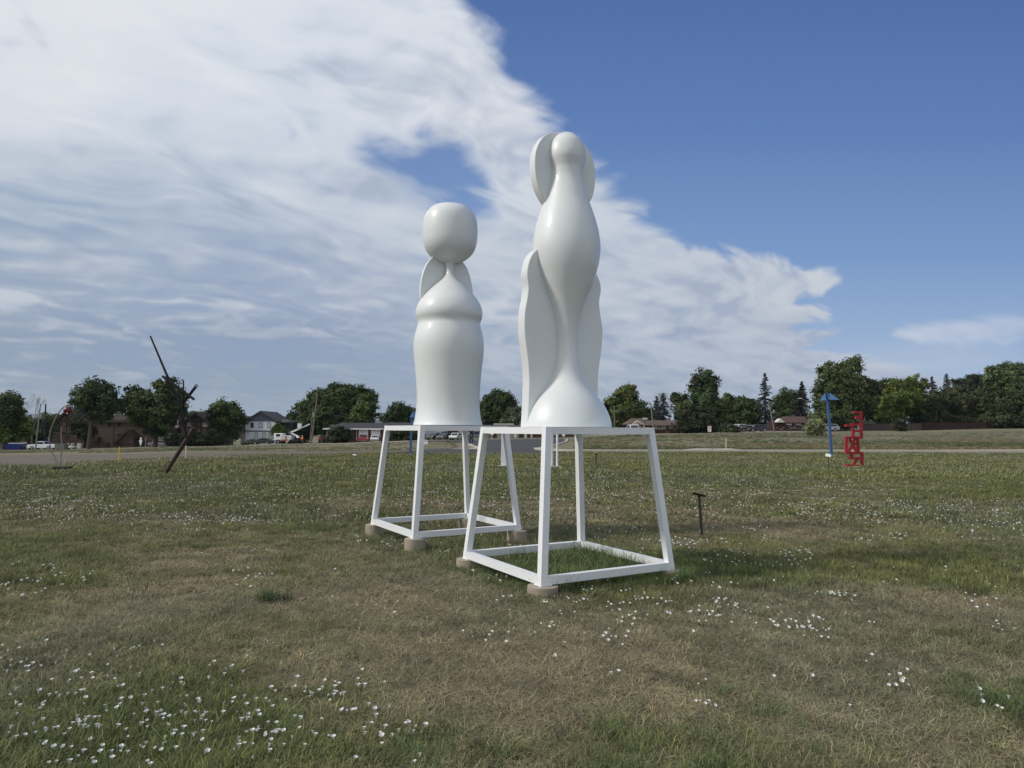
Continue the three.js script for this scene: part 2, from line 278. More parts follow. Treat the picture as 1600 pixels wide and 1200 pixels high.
{ // one sheet from the camera's feet to the horizon
  const radii = []; for (let r = 0.4; r < 14000;) { radii.push(r); r += r < 14 ? 0.2 : r < 70 ? 0.7 : r < 230 ? 2.5 : r * 0.16; }
  const angs = []; for (let a = -0.95; a <= 0.95001; a += 0.01) angs.push(a); for (let a = 1.05; a < 2 * Math.PI - 0.96; a += 0.12) angs.push(a);
  const nA = angs.length, pos = [0, 0, 0], col = [...soil(0, 0)], uv = [0, 0], idx = [];
  for (const r of radii) for (const a of angs) {
    const x = r * Math.sin(a), z = -r * Math.cos(a); const bump = r < 50 ? (fbm(x * 1.1, z * 1.1, 3) - 0.5) * 0.014 : (fbm(x * 0.25, z * 0.25, 3) - 0.5) * 0.12 * sstep(50, 60, r) * (1 - sstep(120, 140, r));
    pos.push(x, H(x, z) + bump - 0.012, z); col.push(...soil(x, z).map(v => v * 1.35)); uv.push(x / 1.7, z / 1.7);
  }
  for (let i = 0; i < nA; i++) { const j = (i + 1) % nA; idx.push(0, 1 + j, 1 + i); for (let k = 0; k < radii.length - 1; k++) { const a = 1 + k * nA + i, b = 1 + k * nA + j, c = a + nA, d = b + nA; idx.push(a, b, c, b, d, c); } }
  const g = new THREE.BufferGeometry(); g.setAttribute('position', new THREE.Float32BufferAttribute(pos, 3)); g.setAttribute('color', new THREE.Float32BufferAttribute(col, 3)); g.setAttribute('uv', new THREE.Float32BufferAttribute(uv, 2)); g.setIndex(idx); g.computeVertexNormals();
  structure('ground', g, new THREE.MeshStandardMaterial({ vertexColors: true, roughness: 1, map: thatchTex, bumpMap: thatchTex, bumpScale: 0.012 }), 'worn lawn with green and brown patches and the field beyond');
}
{ // far hills
  const pos = [], idx = [], N = 260;
  for (let i = 0; i <= N; i++) { const a = -1.4 + 2.8 * i / N, top = 118 + 60 * (fbm(i * 0.06, 3, 4) - 0.4) * sstep(-1.2, -0.6, a) ; for (let k = 0; k < 4; k++) { const r = 6000 + k * 900, y = [-12, top * 0.62, top, -12][k] + (k === 1 || k === 2 ? 14 * (fbm(i * 0.5, k * 9, 3) - 0.5) : 0); pos.push(r * Math.sin(a), y, -r * Math.cos(a)); } }
  for (let i = 0; i < N; i++) for (let k = 0; k < 3; k++) { const a = i * 4 + k, b = a + 4; idx.push(a, b, a + 1, b, b + 1, a + 1); }
  const g = new THREE.BufferGeometry(); g.setAttribute('position', new THREE.Float32BufferAttribute(pos, 3)); g.setIndex(idx); g.computeVertexNormals();
  structure('hills', g, std(0.06, 0.075, 0.07, 1), 'hazy blue hills on the far horizon');
}
// sheets that lie on the land: polygon strip between two edges given as ground points
function drape(name, near, far, rowsN, lift, m, label, edge = 0) {
  const n = near.length, pos = [], uv = [], idx = [];
  for (let k = 0; k <= rowsN; k++) for (let i = 0; i < n; i++) { const x = lerp(near[i].x, far[i].x, k / rowsN), z = lerp(near[i].z, far[i].z, k / rowsN), e = edge && (k === 0 || k === rowsN || i === 0 || i === n - 1) ? -edge : 0; pos.push(x, H(x, z) + lift + e, z); uv.push(x / 2.2, z / 2.2); }
  for (let k = 0; k < rowsN; k++) for (let i = 0; i < n - 1; i++) { const a = k * n + i; idx.push(a, a + 1, a + n, a + 1, a + n + 1, a + n); }
  const g = new THREE.BufferGeometry(); g.setAttribute('position', new THREE.Float32BufferAttribute(pos, 3)); g.setAttribute('uv', new THREE.Float32BufferAttribute(uv, 2)); g.setIndex(idx); g.computeVertexNormals();
  return structure(name, g, m, label);
}
// edge line: list of [px, d] knots, resampled
function line(knots, n = 60) { const p = knots.map(([px, d]) => { const v = at(px, 600, d); v.y = 0; return v; }); const c = new THREE.CatmullRomCurve3(p, false, 'centripetal'); return c.getPoints(n); }
drape('dirt_road', line([[-420, 27.6], [0, 29], [150, 31], [300, 35.5], [420, 42], [520, 48], [640, 51]]), line([[-420, 40.5], [0, 41], [150, 43], [300, 47], [420, 52], [520, 55], [640, 57]]), 14, 0.03, M.dirt, 'bare dirt road along the far edge of the lawn on the left');
drape('street', line([[618, 50.2], [700, 47.6], [800, 46.6], [850, 47.6], [880, 49.8]], 60), line([[660, 57], [720, 60], [800, 58], [850, 54.5], [884, 52]], 60), 8, 0.035, M.asphalt, 'grey asphalt street behind the lawn');
drape('side_street', line([[760, 57], [752, 64], [742, 75], [735, 95], [728, 125]], 50), line([[836, 55], [848, 62], [866, 75], [880, 95], [880, 125]], 50), 10, 0.045, M.asphalt, 'side street running back towards the houses');
drape('cross_street', line([[640, 128], [728, 116], [800, 112], [880, 110]], 40), line([[640, 138], [728, 134], [800, 130], [880, 128]], 40), 6, 0.055, M.asphalt, 'far street in front of the houses');
// kerbs are real steps
function kerb(knots, w, h, label, name = 'kerb', m = M.paleConcrete) {
  const c = line(knots, 90), pos = [], idx = [], uv = [];
  c.forEach((p, i) => { const q = c[Math.min(i + 1, c.length - 1)], o = c[Math.max(i - 1, 0)], tx = q.x - o.x, tz = q.z - o.z, L = Math.hypot(tx, tz), nx = tz / L, nz = -tx / L; for (const [s, y] of [[-0.5, -0.3], [-0.47, h], [0.47, h], [0.5, -0.3]]) { const x = p.x + nx * w * s, z = p.z + nz * w * s; pos.push(x, H(x, z) + y, z); uv.push(i * 0.4, s + y); } });
  for (let i = 0; i < c.length - 1; i++) for (let k = 0; k < 3; k++) { const a = i * 4 + k, b = a + 4; idx.push(a, a + 1, b, b, a + 1, b + 1); }
  const g = new THREE.BufferGeometry(); g.setAttribute('position', new THREE.Float32BufferAttribute(pos, 3)); g.setAttribute('uv', new THREE.Float32BufferAttribute(uv, 2)); g.setIndex(idx); const n = g.toNonIndexed(); n.computeVertexNormals();
  const o = structure(name, n, m, label); o.material = m; return o;
}
kerb([[846, 57], [852, 54.5], [872, 52.2], [905, 51.2], [1000, 51.4], [1250, 52.3], [1640, 52.8], [2300, 53]], 1.3, 0.16, 'pale concrete footpath along the far edge of the lawn on the right', 'footpath');
kerb([[838, 57], [850, 63], [868, 75], [884, 96], [886, 125]], 0.3, 0.1, 'kerb on the right side of the side street');
kerb([[758, 60], [749, 66], [739, 76], [732, 95], [726, 125]], 0.3, 0.1, 'kerb on the left side of the side street');
kerb([[655, 58.5], [700, 61.6], [738, 61.5], [756, 60]], 0.3, 0.12, 'kerb at the street corner left of the side street');
kerb([[330, 160], [430, 155], [500, 151], [600, 143], [700, 138]], 1.4, 0.06, 'pale pavement in front of the houses on the left', 'pavement');
kerb([[905, 150], [1000, 147], [1120, 146], [1240, 160], [1340, 170]], 1.2, 0.06, 'pale pavement in front of the houses on the right', 'pavement');
drape('driveway', line([[556, 142], [602, 142]], 10), line([[561, 159], [596, 159]], 10), 8, 0.06, M.paleConcrete, 'pale concrete driveway of the brick ranch house');
drape('driveway', line([[325, 158], [392, 156]], 12), line([[350, 172], [386, 170]], 12), 8, 0.06, M.paleConcrete, 'pale concrete driveway left of the white house');
drape('pavement', line([[1064, 52.2], [1160, 52.3]], 14), line([[1085, 56], [1140, 56]], 14), 4, 0.17, M.paleConcrete, 'pale concrete pad behind the kerb beside the parking sign');
// ---------------------------------------------------------------- trees
// crown made of many leaf-sized faces in clumps spread over the lobes of the crown
function leafCrown(lobes, seed, o = {}) { // lobes: {c: Vector3, r: Vector3}
  const r = rng(seed), pos = [], nor = [], col = [], idx = [];
  const rc = o.clump ?? 0.85, size = (o.leaf ?? 0.36) * 0.82, per = Math.round((o.per ?? 46) * 1.35), [cr, cg, cb] = o.color ?? [0.05, 0.075, 0.026];
  for (const L of lobes) {
    const area = 4 * Math.PI * Math.pow((Math.pow(L.r.x * L.r.y, 1.6) + Math.pow(L.r.x * L.r.z, 1.6) + Math.pow(L.r.y * L.r.z, 1.6)) / 3, 1 / 1.6);
    const n = Math.max(3, Math.round((o.dens ?? 1.25) * area / (Math.PI * rc * rc)));
    for (let i = 0; i < n; i++) {
      const u = r() * 2 - 1, th = r() * 6.283, q = Math.sqrt(1 - u * u), dir = V(q * Math.cos(th), u, q * Math.sin(th));
      const sh = 0.5 + 0.55 * Math.pow(r(), 0.6) + (r() < 0.2 ? 0.28 * r() : 0);
      const cx = L.c.x + dir.x * L.r.x * sh, cy = L.c.y + dir.y * L.r.y * sh, cz = L.c.z + dir.z * L.r.z * sh;
      const k = rc * (0.55 + 0.75 * r()), tone = 0.5 + 1.0 * r(), warm = (r() - 0.4) * 0.5;
      for (let j = 0; j < per; j++) {
        const a = V(r() + r() + r() - 1.5, (r() + r() + r() - 1.5) * 0.75, r() + r() + r() - 1.5).multiplyScalar(k * 1.25);
        const nn = V(r() - 0.5 + dir.x * 0.5, r() - 0.2 + dir.y * 0.3, r() - 0.5 + dir.z * 0.5).normalize();
        const t = new THREE.Vector3().crossVectors(nn, V(r() - 0.5, r() - 0.5, r() - 0.5)).normalize(), b = new THREE.Vector3().crossVectors(nn, t);
        const s = size * (0.6 + 0.8 * r()), w = s * 0.6, x = cx + a.x, y = cy + a.y, z = cz + a.z, p0 = pos.length / 3;
        for (const [p, e] of [[-s, 0], [0, w], [s, 0], [0, -w]]) { pos.push(x + t.x * p + b.x * e, y + t.y * p + b.y * e, z + t.z * p + b.z * e); nor.push(nn.x, nn.y, nn.z); const v = tone * (0.85 + 0.3 * r()); col.push(1.6 * cr * v * (1 + warm), 1.6 * cg * v * (1 + warm * 0.3), 1.45 * cb * v); }
        idx.push(p0, p0 + 2, p0 + 1, p0, p0 + 3, p0 + 2);
      }
    }
  }
  const g = new THREE.BufferGeometry(); g.setAttribute('position', new THREE.Float32BufferAttribute(pos, 3)); g.setAttribute('normal', new THREE.Float32BufferAttribute(nor, 3)); g.setAttribute('color', new THREE.Float32BufferAttribute(col, 3)); g.setIndex(idx); return g;
}
const leafMat = new THREE.MeshPhysicalMaterial({ vertexColors: true, roughness: 0.75, side: THREE.DoubleSide, transmission: 0.22, thickness: 0, specularIntensity: 0.25 });
const needleMat = new THREE.MeshStandardMaterial({ vertexColors: true, roughness: 0.85, side: THREE.DoubleSide });
function crownPart(T, g, m = leafMat, name = 'crown') { g.translate(-T.position.x, -T.position.y, -T.position.z); const o = shadows(new THREE.Mesh(g, m)); o.name = name; T.add(o); return o; }
function lobesAt(list, d, r, depthK = 0.9) { return list.map(([px, py, rx, ry], i) => { const c = at(px, py, d), s = d / F; c.z += (r() - 0.5) * rx * s * (i ? 1.1 : 0.2); return { c, r: V(rx * s, ry * s, rx * s * depthK) }; }); }
let treeSeed = 500;
function tree(label, d, basePx, list, o = {}) {
  const r = rng(++treeSeed), b = ground(basePx, d), T = thing(o.name ?? 'leafy_tree', label, o.cat ?? 'tree', b, o.group);
  const lobes = lobesAt(list, d, r, o.depthK);
  const mid = lobes[0].c, h = Math.max(1.2, mid.y - b.y), tr = o.trunk ?? Math.max(0.12, h * 0.035), gs = [];
  const fork = V(lerp(b.x, mid.x, 0.45), b.y + h * 0.5, lerp(b.z, mid.z, 0.45));
  gs.push(rod(b.clone().setY(b.y - 0.3), fork, tr * 1.25, tr * 0.8, 9));
  for (const L of lobes) { gs.push(rod(fork, L.c, tr * 0.62, tr * 0.2, 7)); for (let k = 0; k < 3; k++) gs.push(rod(fork.clone().lerp(L.c, 0.45 + 0.2 * k), L.c.clone().add(V((r() - 0.5) * L.r.x * 1.5, (r() - 0.2) * L.r.y, (r() - 0.5) * L.r.z * 1.5)), tr * 0.28, tr * 0.06, 5)); }
  part(T, 'trunk', gs, o.bark ?? M.bark);
  crownPart(T, leafCrown(lobes, treeSeed * 7, o));
  return T;
}
function bush(label, d, list, o = {}) { const b = ground(list[0][0], d), T = thing(o.name ?? 'bush', label, o.cat ?? 'bush', b, o.group); const r = rng(++treeSeed); crownPart(T, leafCrown(lobesAt(list, d, r, o.depthK ?? 0.8), treeSeed * 7, { clump: 0.6, leaf: 0.3, ...o }), leafMat, 'foliage'); const stems = []; for (let k = 0; k < 4; k++) { const L = at(list[0][0] + (r() - 0.5) * list[0][2], list[0][1], d); stems.push(rod(b.clone().setY(b.y - 0.2), L, 0.05, 0.02, 5)); } part(T, 'stem', stems, M.bark); return T; }
// conifer: whorls of drooping boughs with needle sprays
function conifer(label, d, px, topY, halfW, basePy0, o = {}) { // basePy0: row of the lowest boughs
  const r = rng(++treeSeed), s = d / F, b = ground(px, d), top = at(px, topY, d), T = thing('conifer_tree', label, 'conifer', b);
  const y1 = top.y, y0 = Math.max(at(px, basePy0, d).y, b.y + 0.4), R = halfW * s, pos = [], nor = [], col = [], idx = [], [cr, cg, cb] = o.color ?? [0.025, 0.042, 0.028];
  const trunkX = lerp(b.x, top.x, 1);
  const gs = [rod(b.clone().setY(b.y - 0.3), V(top.x, y1, -d), Math.max(0.15, (y1 - b.y) * 0.022), 0.03, 8)];
  const levels = Math.round((y1 - y0) / (o.step ?? 0.5));
  for (let l = 0; l <= levels; l++) {
    const t = l / levels, y = lerp(y0, y1 - 0.2, t), rad = R * Math.pow(1 - t, o.pow ?? 0.85) * (0.75 + 0.4 * r()) + 0.15, nB = Math.max(4, Math.round(5 + rad * 2.6));
    for (let k = 0; k < nB; k++) {
      if (r() < (o.gap ?? 0.12)) continue;
      const az = r() * 6.283, L = rad * (0.65 + 0.5 * r()), tone = 0.6 + 0.8 * r();
      const nS = Math.round(8 + L * 11);
      for (let j = 0; j < nS; j++) {
        const q = Math.pow(r(), 0.7), cx = lerp(b.x, top.x, clamp((y - b.y) / (y1 - b.y))) + Math.cos(az) * L * q, cz = -d + Math.sin(az) * L * q, cy = y - L * q * (o.droop ?? 0.28) + (q > 0.85 ? 0.08 : 0);
        const jx = (r() - 0.5) * 0.5 * (1.2 - q * 0.5), jy = (r() - 0.6) * 0.4, jz = (r() - 0.5) * 0.5, sz = (o.leaf ?? 0.26) * (0.6 + 0.8 * r());
        const t1 = V(Math.cos(az) + (r() - 0.5), -0.3 + (r() - 0.5) * 0.8, Math.sin(az) + (r() - 0.5)).normalize(), nn = V(r() - 0.5, r() * 0.8, r() - 0.5).normalize(), b1 = new THREE.Vector3().crossVectors(nn, t1).normalize(), p0 = pos.length / 3;
        for (const [p, e] of [[-sz, 0], [0, sz * 0.34], [sz, 0], [0, -sz * 0.34]]) { pos.push(cx + jx + t1.x * p + b1.x * e, cy + jy + t1.y * p + b1.y * e, cz + jz + t1.z * p + b1.z * e); nor.push(nn.x, nn.y, nn.z); const v = tone * (0.8 + 0.4 * r()); col.push(cr * v, cg * v, cb * v); }
        idx.push(p0, p0 + 2, p0 + 1, p0, p0 + 3, p0 + 2);
      }
    }
  }
  part(T, 'trunk', gs, M.bark);
  const g = new THREE.BufferGeometry(); g.setAttribute('position', new THREE.Float32BufferAttribute(pos, 3)); g.setAttribute('normal', new THREE.Float32BufferAttribute(nor, 3)); g.setAttribute('color', new THREE.Float32BufferAttribute(col, 3)); g.setIndex(idx); crownPart(T, g, needleMat);
  return T;
}
function bareTree(label, d, px, topY, spreadPx, o = {}) {
  const r = rng(++treeSeed), b = ground(px, d), top = at(px, topY, d), T = thing('bare_tree', label, 'tree', b), gs = [], h = top.y - b.y, sp = spreadPx * d / F;
  (function grow(p, dir, len, rad, n) {
    const q = p.clone().addScaledVector(dir, len); gs.push(rod(p, q, rad, rad * 0.68, n > 2 ? 7 : 4));
    if (n <= 0) return;
    const kids = n > 3 ? 2 : 3; for (let k = 0; k < kids; k++) { const v = dir.clone().add(V((r() - 0.5) * 1.5, (r() - 0.25) * 0.7, (r() - 0.5) * 1.5)).normalize(); grow(p.clone().lerp(q, 0.7 + 0.3 * r()), v, len * (0.62 + 0.22 * r()), rad * 0.6, n - 1); }
  })(b.clone().setY(b.y - 0.3), V((o.lean ?? 0), 1, 0).normalize(), h * 0.34, o.rad ?? 0.22, 6);
  const g = join(gs); g.computeBoundingBox(); const bb = g.boundingBox, ky = h / (bb.max.y - b.y), kx = 2 * sp / (bb.max.x - bb.min.x), P = g.attributes.position;
  for (let i = 0; i < P.count; i++) P.setXYZ(i, b.x + (P.getX(i) - b.x) * lerp(1, kx, clamp((P.getY(i) - b.y) / h * 2)), b.y + (P.getY(i) - b.y) * ky, P.getZ(i));
  g.computeVertexNormals(); part(T, 'trunk', [g], o.bark ?? M.bareBark); return T;
}
const DK = [0.036, 0.055, 0.02], MID = [0.05, 0.078, 0.026], YEL = [0.105, 0.135, 0.03], GRY = [0.075, 0.095, 0.06], OLV = [0.052, 0.066, 0.026];
// left of the sculptures
tree('dark leafy tree cut off by the left edge of the picture', 150, 14, [[2, 638, 26, 22], [-14, 660, 26, 22], [20, 628, 12, 12], [14, 652, 14, 14], [26, 645, 10, 8]], { color: DK });
bush('yellow-green shrub at the foot of the leftmost tree', 148, [[2, 678, 9, 14], [-8, 672, 12, 14]], { color: YEL });
bush('bright yellow-green tall shrub right of the leftmost tree', 152, [[31, 662, 9, 14], [38, 672, 9, 14], [26, 675, 8, 14]], { color: [0.085, 0.115, 0.028], leaf: 0.34 });
tree('brownish olive tree mass behind the dumpster', 165, 52, [[50, 672, 15, 18], [62, 678, 14, 16], [43, 664, 10, 10], [72, 672, 10, 20]], { color: [0.06, 0.062, 0.03], per: 36 });
bareTree('leafless tree with spreading grey branches on the left', 160, 55, 614, 24, { lean: -0.05 });
tree('green leafy tree between the bare tree and the brown apartments', 185, 82, [[80, 668, 15, 22], [92, 660, 10, 12], [72, 680, 12, 14]], { color: MID });
tree('open leafy tree with visible trunk before the brown apartments', 150, 143, [[148, 622, 27, 21], [128, 620, 20, 15], [168, 632, 20, 15], [145, 606, 24, 11], [122, 634, 14, 10], [180, 640, 11, 6], [158, 650, 15, 9], [165, 612, 14, 9]], { color: DK, dens: 0.78, per: 40, trunk: 0.42, bark: M.bark });
bush('tall loose green shrub growing against the brown apartments', 160, [[126, 668, 11, 14], [136, 678, 9, 12], [120, 660, 7, 7]], { color: [0.03, 0.042, 0.018], leaf: 0.32 });
tree('large double-crowned dark tree between the two apartment blocks', 158, 246, [[246, 640, 34, 30], [215, 630, 18, 22], [265, 614, 20, 20], [218, 650, 18, 16], [270, 640, 16, 22], [206, 612, 8, 10], [252, 603, 12, 9], [246, 668, 18, 14]], { color: [0.042, 0.06, 0.022], dens: 1.05, trunk: 0.45 });
bush('dark shrubs along the foot of the second apartment block', 158, [[318, 688, 20, 10], [300, 686, 14, 11], [280, 690, 18, 9], [334, 684, 10, 12]], { color: [0.028, 0.033, 0.017] });
tree('round green tree left of the white house', 162, 351, [[352, 650, 23, 18], [345, 638, 15, 11], [366, 640, 12, 11], [340, 668, 12, 18], [358, 672, 14, 20], [370, 655, 9, 9]], { color: DK });
tree('pale green tree showing behind the second apartment block', 220, 300, [[296, 650, 12, 9], [280, 652, 12, 10], [318, 652, 14, 7], [330, 650, 8, 7]], { color: GRY, dens: 1 });
bush('small leafy tree before the right side of the white house', 160, [[437, 676, 9, 12], [433, 670, 6, 7], [442, 682, 8, 8]], { color: [0.055, 0.085, 0.022], name: 'small_tree', cat: 'tree' });
bush('low round shrub by the driveway of the white house', 158, [[394, 693, 7, 4.5], [386, 693, 4, 3]], { color: [0.05, 0.06, 0.035] });
tree('huge dark tree spreading behind the utility pole', 178, 520, [[520, 645, 46, 34], [478, 652, 24, 26], [530, 620, 30, 19], [565, 632, 22, 26], [500, 625, 20, 16], [545, 612, 14, 10], [578, 645, 12, 16], [470, 675, 20, 20], [530, 607, 7, 7], [510, 660, 40, 20], [462, 652, 9, 13]], { color: DK, dens: 1.15, trunk: 0.5 });
tree('lighter green tree at the right end of the huge dark tree', 172, 568, [[569, 640, 15, 20], [575, 628, 9, 10], [560, 655, 15, 12]], { color: [0.055, 0.083, 0.025] });
tree('small dark tree just left of the smaller white sculpture', 190, 622, [[618, 646, 12, 12], [632, 640, 10, 10], [610, 653, 14, 9], [628, 655, 14, 9], [644, 648, 8, 9]], { color: DK });
bush('round dark shrub hiding the window of the brick ranch house', 155, [[532, 680, 15, 11], [524, 678, 9, 9], [541, 679, 7, 8]], { color: [0.022, 0.028, 0.015] });
bush('low shrubs at the left corner of the brick ranch house', 157, [[513, 688, 5, 4], [520, 688, 4, 4]], { color: [0.05, 0.05, 0.035] });
bush('tall overgrown hedge right of the brick ranch house', 150, [[625, 678, 16, 10], [612, 677, 9, 11], [638, 679, 12, 9], [650, 680, 10, 8]], { color: [0.04, 0.046, 0.022] });
tree('dark round tree between the two white sculptures', 182, 777, [[776, 638, 25, 22], [762, 634, 14, 16], [790, 628, 14, 13], [780, 619, 12, 10], [800, 635, 8, 7], [770, 655, 24, 11]], { color: DK });
bush('grey-green bushy tree behind the flat-roofed house', 176, [[802, 652, 12, 12], [812, 646, 9, 10], [792, 658, 10, 7]], { color: GRY, name: 'small_tree', cat: 'tree' });
tree('dark trees behind the smaller sculpture\'s right shoulder', 200, 738, [[735, 655, 18, 14], [715, 652, 14, 12], [695, 656, 14, 10]], { color: DK });
// right of the sculptures
tree('yellow-green leafy tree at the right hip of the taller sculpture', 175, 968, [[972, 632, 20, 18], [955, 640, 16, 16], [980, 618, 14, 14], [990, 640, 12, 16], [962, 655, 20, 14], [944, 652, 12, 12], [930, 650, 14, 14]], { color: [0.068, 0.09, 0.026] });
tree('dark tree standing right behind the yellow-green leafy tree', 190, 1004, [[1002, 644, 14, 16], [1012, 650, 11, 12], [996, 655, 12, 12]], { color: DK });
conifer('blue-grey spruce, left of a pair, behind the brown-roofed ranch house', 172, 1026, 619, 17, 665, { color: [0.035, 0.05, 0.047] });
conifer('blue-grey spruce, taller of a pair, behind the brown-roofed ranch house', 170, 1036, 614, 20, 668, { color: [0.038, 0.053, 0.05] });
bareTree('leafless greyish tree top behind the pair of spruces', 195, 1046, 609, 18, { bark: M.bareBark });
tree('olive green tree between the spruces and the tallest middle tree', 185, 1064, [[1066, 632, 12, 16], [1058, 622, 9, 9], [1070, 648, 16, 16]], { color: OLV });
tree('tall dark leafy tree rising highest in the middle right', 178, 1095, [[1098, 612, 20, 20], [1090, 600, 14, 13], [1107, 600, 13, 14], [1100, 588, 12, 10], [1096, 632, 26, 18], [1080, 640, 16, 14], [1112, 622, 11, 14], [1120, 640, 12, 12]], { color: [0.04, 0.062, 0.026], dens: 1.05 });
tree('rounded green tree right of the tallest middle tree', 205, 1134, [[1134, 630, 13, 13], [1126, 636, 12, 12], [1144, 640, 8, 12], [1130, 650, 16, 10]], { color: MID });
bush('large dark round shrub beside the brown-roofed ranch house', 152, [[1088, 660, 26, 16], [1075, 650, 17, 13], [1102, 652, 15, 13], [1066, 666, 13, 10], [1110, 666, 12, 9]], { color: [0.028, 0.036, 0.02], clump: 0.75 });
tree('leafy tree behind the parked cars on the right', 172, 1160, [[1160, 642, 18, 18], [1150, 632, 12, 11], [1172, 640, 14, 16], [1166, 656, 20, 12], [1148, 654, 11, 9]], { color: [0.036, 0.052, 0.02] });
conifer('tall open grey-green spruce behind the leaning wooden pole', 176, 1195, 583, 18, 668, { color: [0.035, 0.05, 0.04], gap: 0.3, pow: 0.7 });
bush('low mounded green shrub left of the parked cars', 148, [[1139, 671, 12, 5.5], [1131, 673, 7, 3.5], [1148, 673, 7, 4]], { color: [0.035, 0.05, 0.02] });
tree('dark leafy tree behind the brick house on the right', 190, 1228, [[1228, 628, 15, 18], [1218, 634, 12, 14], [1240, 634, 10, 16], [1225, 650, 18, 14]], { color: DK });
conifer('dark purplish spruce behind the street lamp', 178, 1253, 596, 19, 668, { color: [0.03, 0.03, 0.024], gap: 0.06, pow: 0.75, step: 0.42 });
tree('big cottonwood with a twin top behind the blue sculpture', 165, 1310, [[1310, 625, 34, 34], [1300, 585, 22, 18], [1330, 580, 16, 18], [1334, 570, 10, 10], [1290, 580, 10, 10], [1312, 600, 28, 18], [1340, 600, 16, 16], [1345, 630, 16, 22], [1284, 622, 16, 24], [1320, 650, 30, 20], [1349, 597, 6, 7], [1292, 655, 20, 16]], { color: [0.06, 0.08, 0.034], dens: 1.0, trunk: 0.55 });
bush('pale loose shrub standing in the field left of the blue sculpture', 118, [[1274, 664, 12, 15], [1264, 672, 9, 9], [1284, 670, 9, 10], [1272, 650, 7, 7]], { color: [0.13, 0.15, 0.085], dens: 0.8, per: 26, leaf: 0.2, clump: 0.45, name: 'loose_shrub' });
tree('dark grey-green tree right of the cottonwood', 178, 1372, [[1372, 622, 20, 24], [1360, 606, 14, 12], [1386, 606, 14, 12], [1355, 635, 16, 22], [1395, 600, 10, 7], [1378, 645, 22, 18]], { color: [0.04, 0.052, 0.027] });
tree('bright yellow-green tree behind the grey wooden fence', 172, 1412, [[1412, 622, 26, 26], [1428, 600, 13, 13], [1404, 606, 16, 12], [1396, 640, 20, 20], [1430, 625, 16, 18], [1382, 648, 12, 12]], { color: [0.078, 0.1, 0.027] });
tree('dark bushy tree behind the left end of the red-brown fence', 176, 1455, [[1455, 640, 24, 22], [1440, 648, 18, 18], [1468, 628, 20, 18], [1450, 658, 24, 10]], { color: [0.036, 0.044, 0.022] });
tree('dark bushy tree behind the middle of the red-brown fence', 178, 1506, [[1505, 640, 28, 24], [1490, 625, 18, 16], [1520, 625, 20, 18], [1506, 656, 28, 10]], { color: [0.04, 0.05, 0.024] });
tree('dark bushy tree behind the right part of the red-brown fence', 175, 1556, [[1556, 640, 28, 24], [1542, 624, 18, 16], [1572, 630, 18, 20], [1556, 656, 28, 10]], { color: [0.036, 0.047, 0.022] });
tree('dark bushy tree cut off by the right edge of the picture', 173, 1604, [[1604, 640, 24, 24], [1596, 655, 24, 12], [1615, 622, 20, 20]], { color: [0.04, 0.055, 0.024] });
tree('tall green tree rising over the right end of the fence', 195, 1575, [[1575, 600, 30, 22], [1556, 592, 16, 14], [1592, 585, 20, 16], [1570, 580, 12, 10], [1545, 578, 7, 5], [1582, 576, 10, 8]], { color: [0.06, 0.085, 0.036] });
tree('dark rounded tree far behind the fence', 230, 1516, [[1516, 602, 20, 14], [1528, 596, 12, 10], [1500, 606, 12, 12]], { color: [0.03, 0.04, 0.025] });
conifer('dark broken spruce far behind the red-brown fence', 215, 1456, 588, 16, 630, { color: [0.024, 0.028, 0.02], gap: 0.3 });
conifer('small columnar conifer far behind the red-brown fence', 260, 1479, 584, 7, 620, { color: [0.03, 0.045, 0.03], pow: 0.35 });
bush('green shrub before the join of the grey and red-brown fences', 160, [[1404, 664, 8, 7], [1412, 666, 6, 6]], { color: [0.035, 0.045, 0.025] });

// ---------------------------------------------------------------- buildings
function win(T, wall, x0, y0, x1, y1, d, o = {}) { // frame with a dark pane let into it
  const f = part(T, 'window', [front(x0, y0, x1, y0 + 0.7, d, 0.1, 0.09), front(x0, y1 - 0.7, x1, y1, d, 0.1, 0.09), front(x0, y0 + 0.7, x0 + 0.7, y1 - 0.7, d, 0.1, 0.09), front(x1 - 0.7, y0 + 0.7, x1, y1 - 0.7, d, 0.1, 0.09), ...(o.bar ? [front((x0 + x1) / 2 - 0.25, y0 + 0.7, (x0 + x1) / 2 + 0.25, y1 - 0.7, d, 0.07, 0.08)] : [])], o.frame ?? M.white);
  part(f, 'pane', [front(x0 + 0.7, y0 + 0.7, x1 - 0.7, y1 - 0.7, d, 0.04, 0.05)], o.pane ?? M.glass); return f;
}
function garage(T, x0, y0, x1, y1, d, m = M.white) { const f = part(T, 'garage_door', [front(x0, y0, x1, y1, d, 0.1, 0.03)], m); for (let k = 0; k < 4; k++) part(f, 'door_panel', [front(x0 + 0.4, lerp(y0, y1, (k + 0.08) / 4), x1 - 0.4, lerp(y0, y1, (k + 0.92) / 4), d, 0.04, 0.06)], m); return f; }
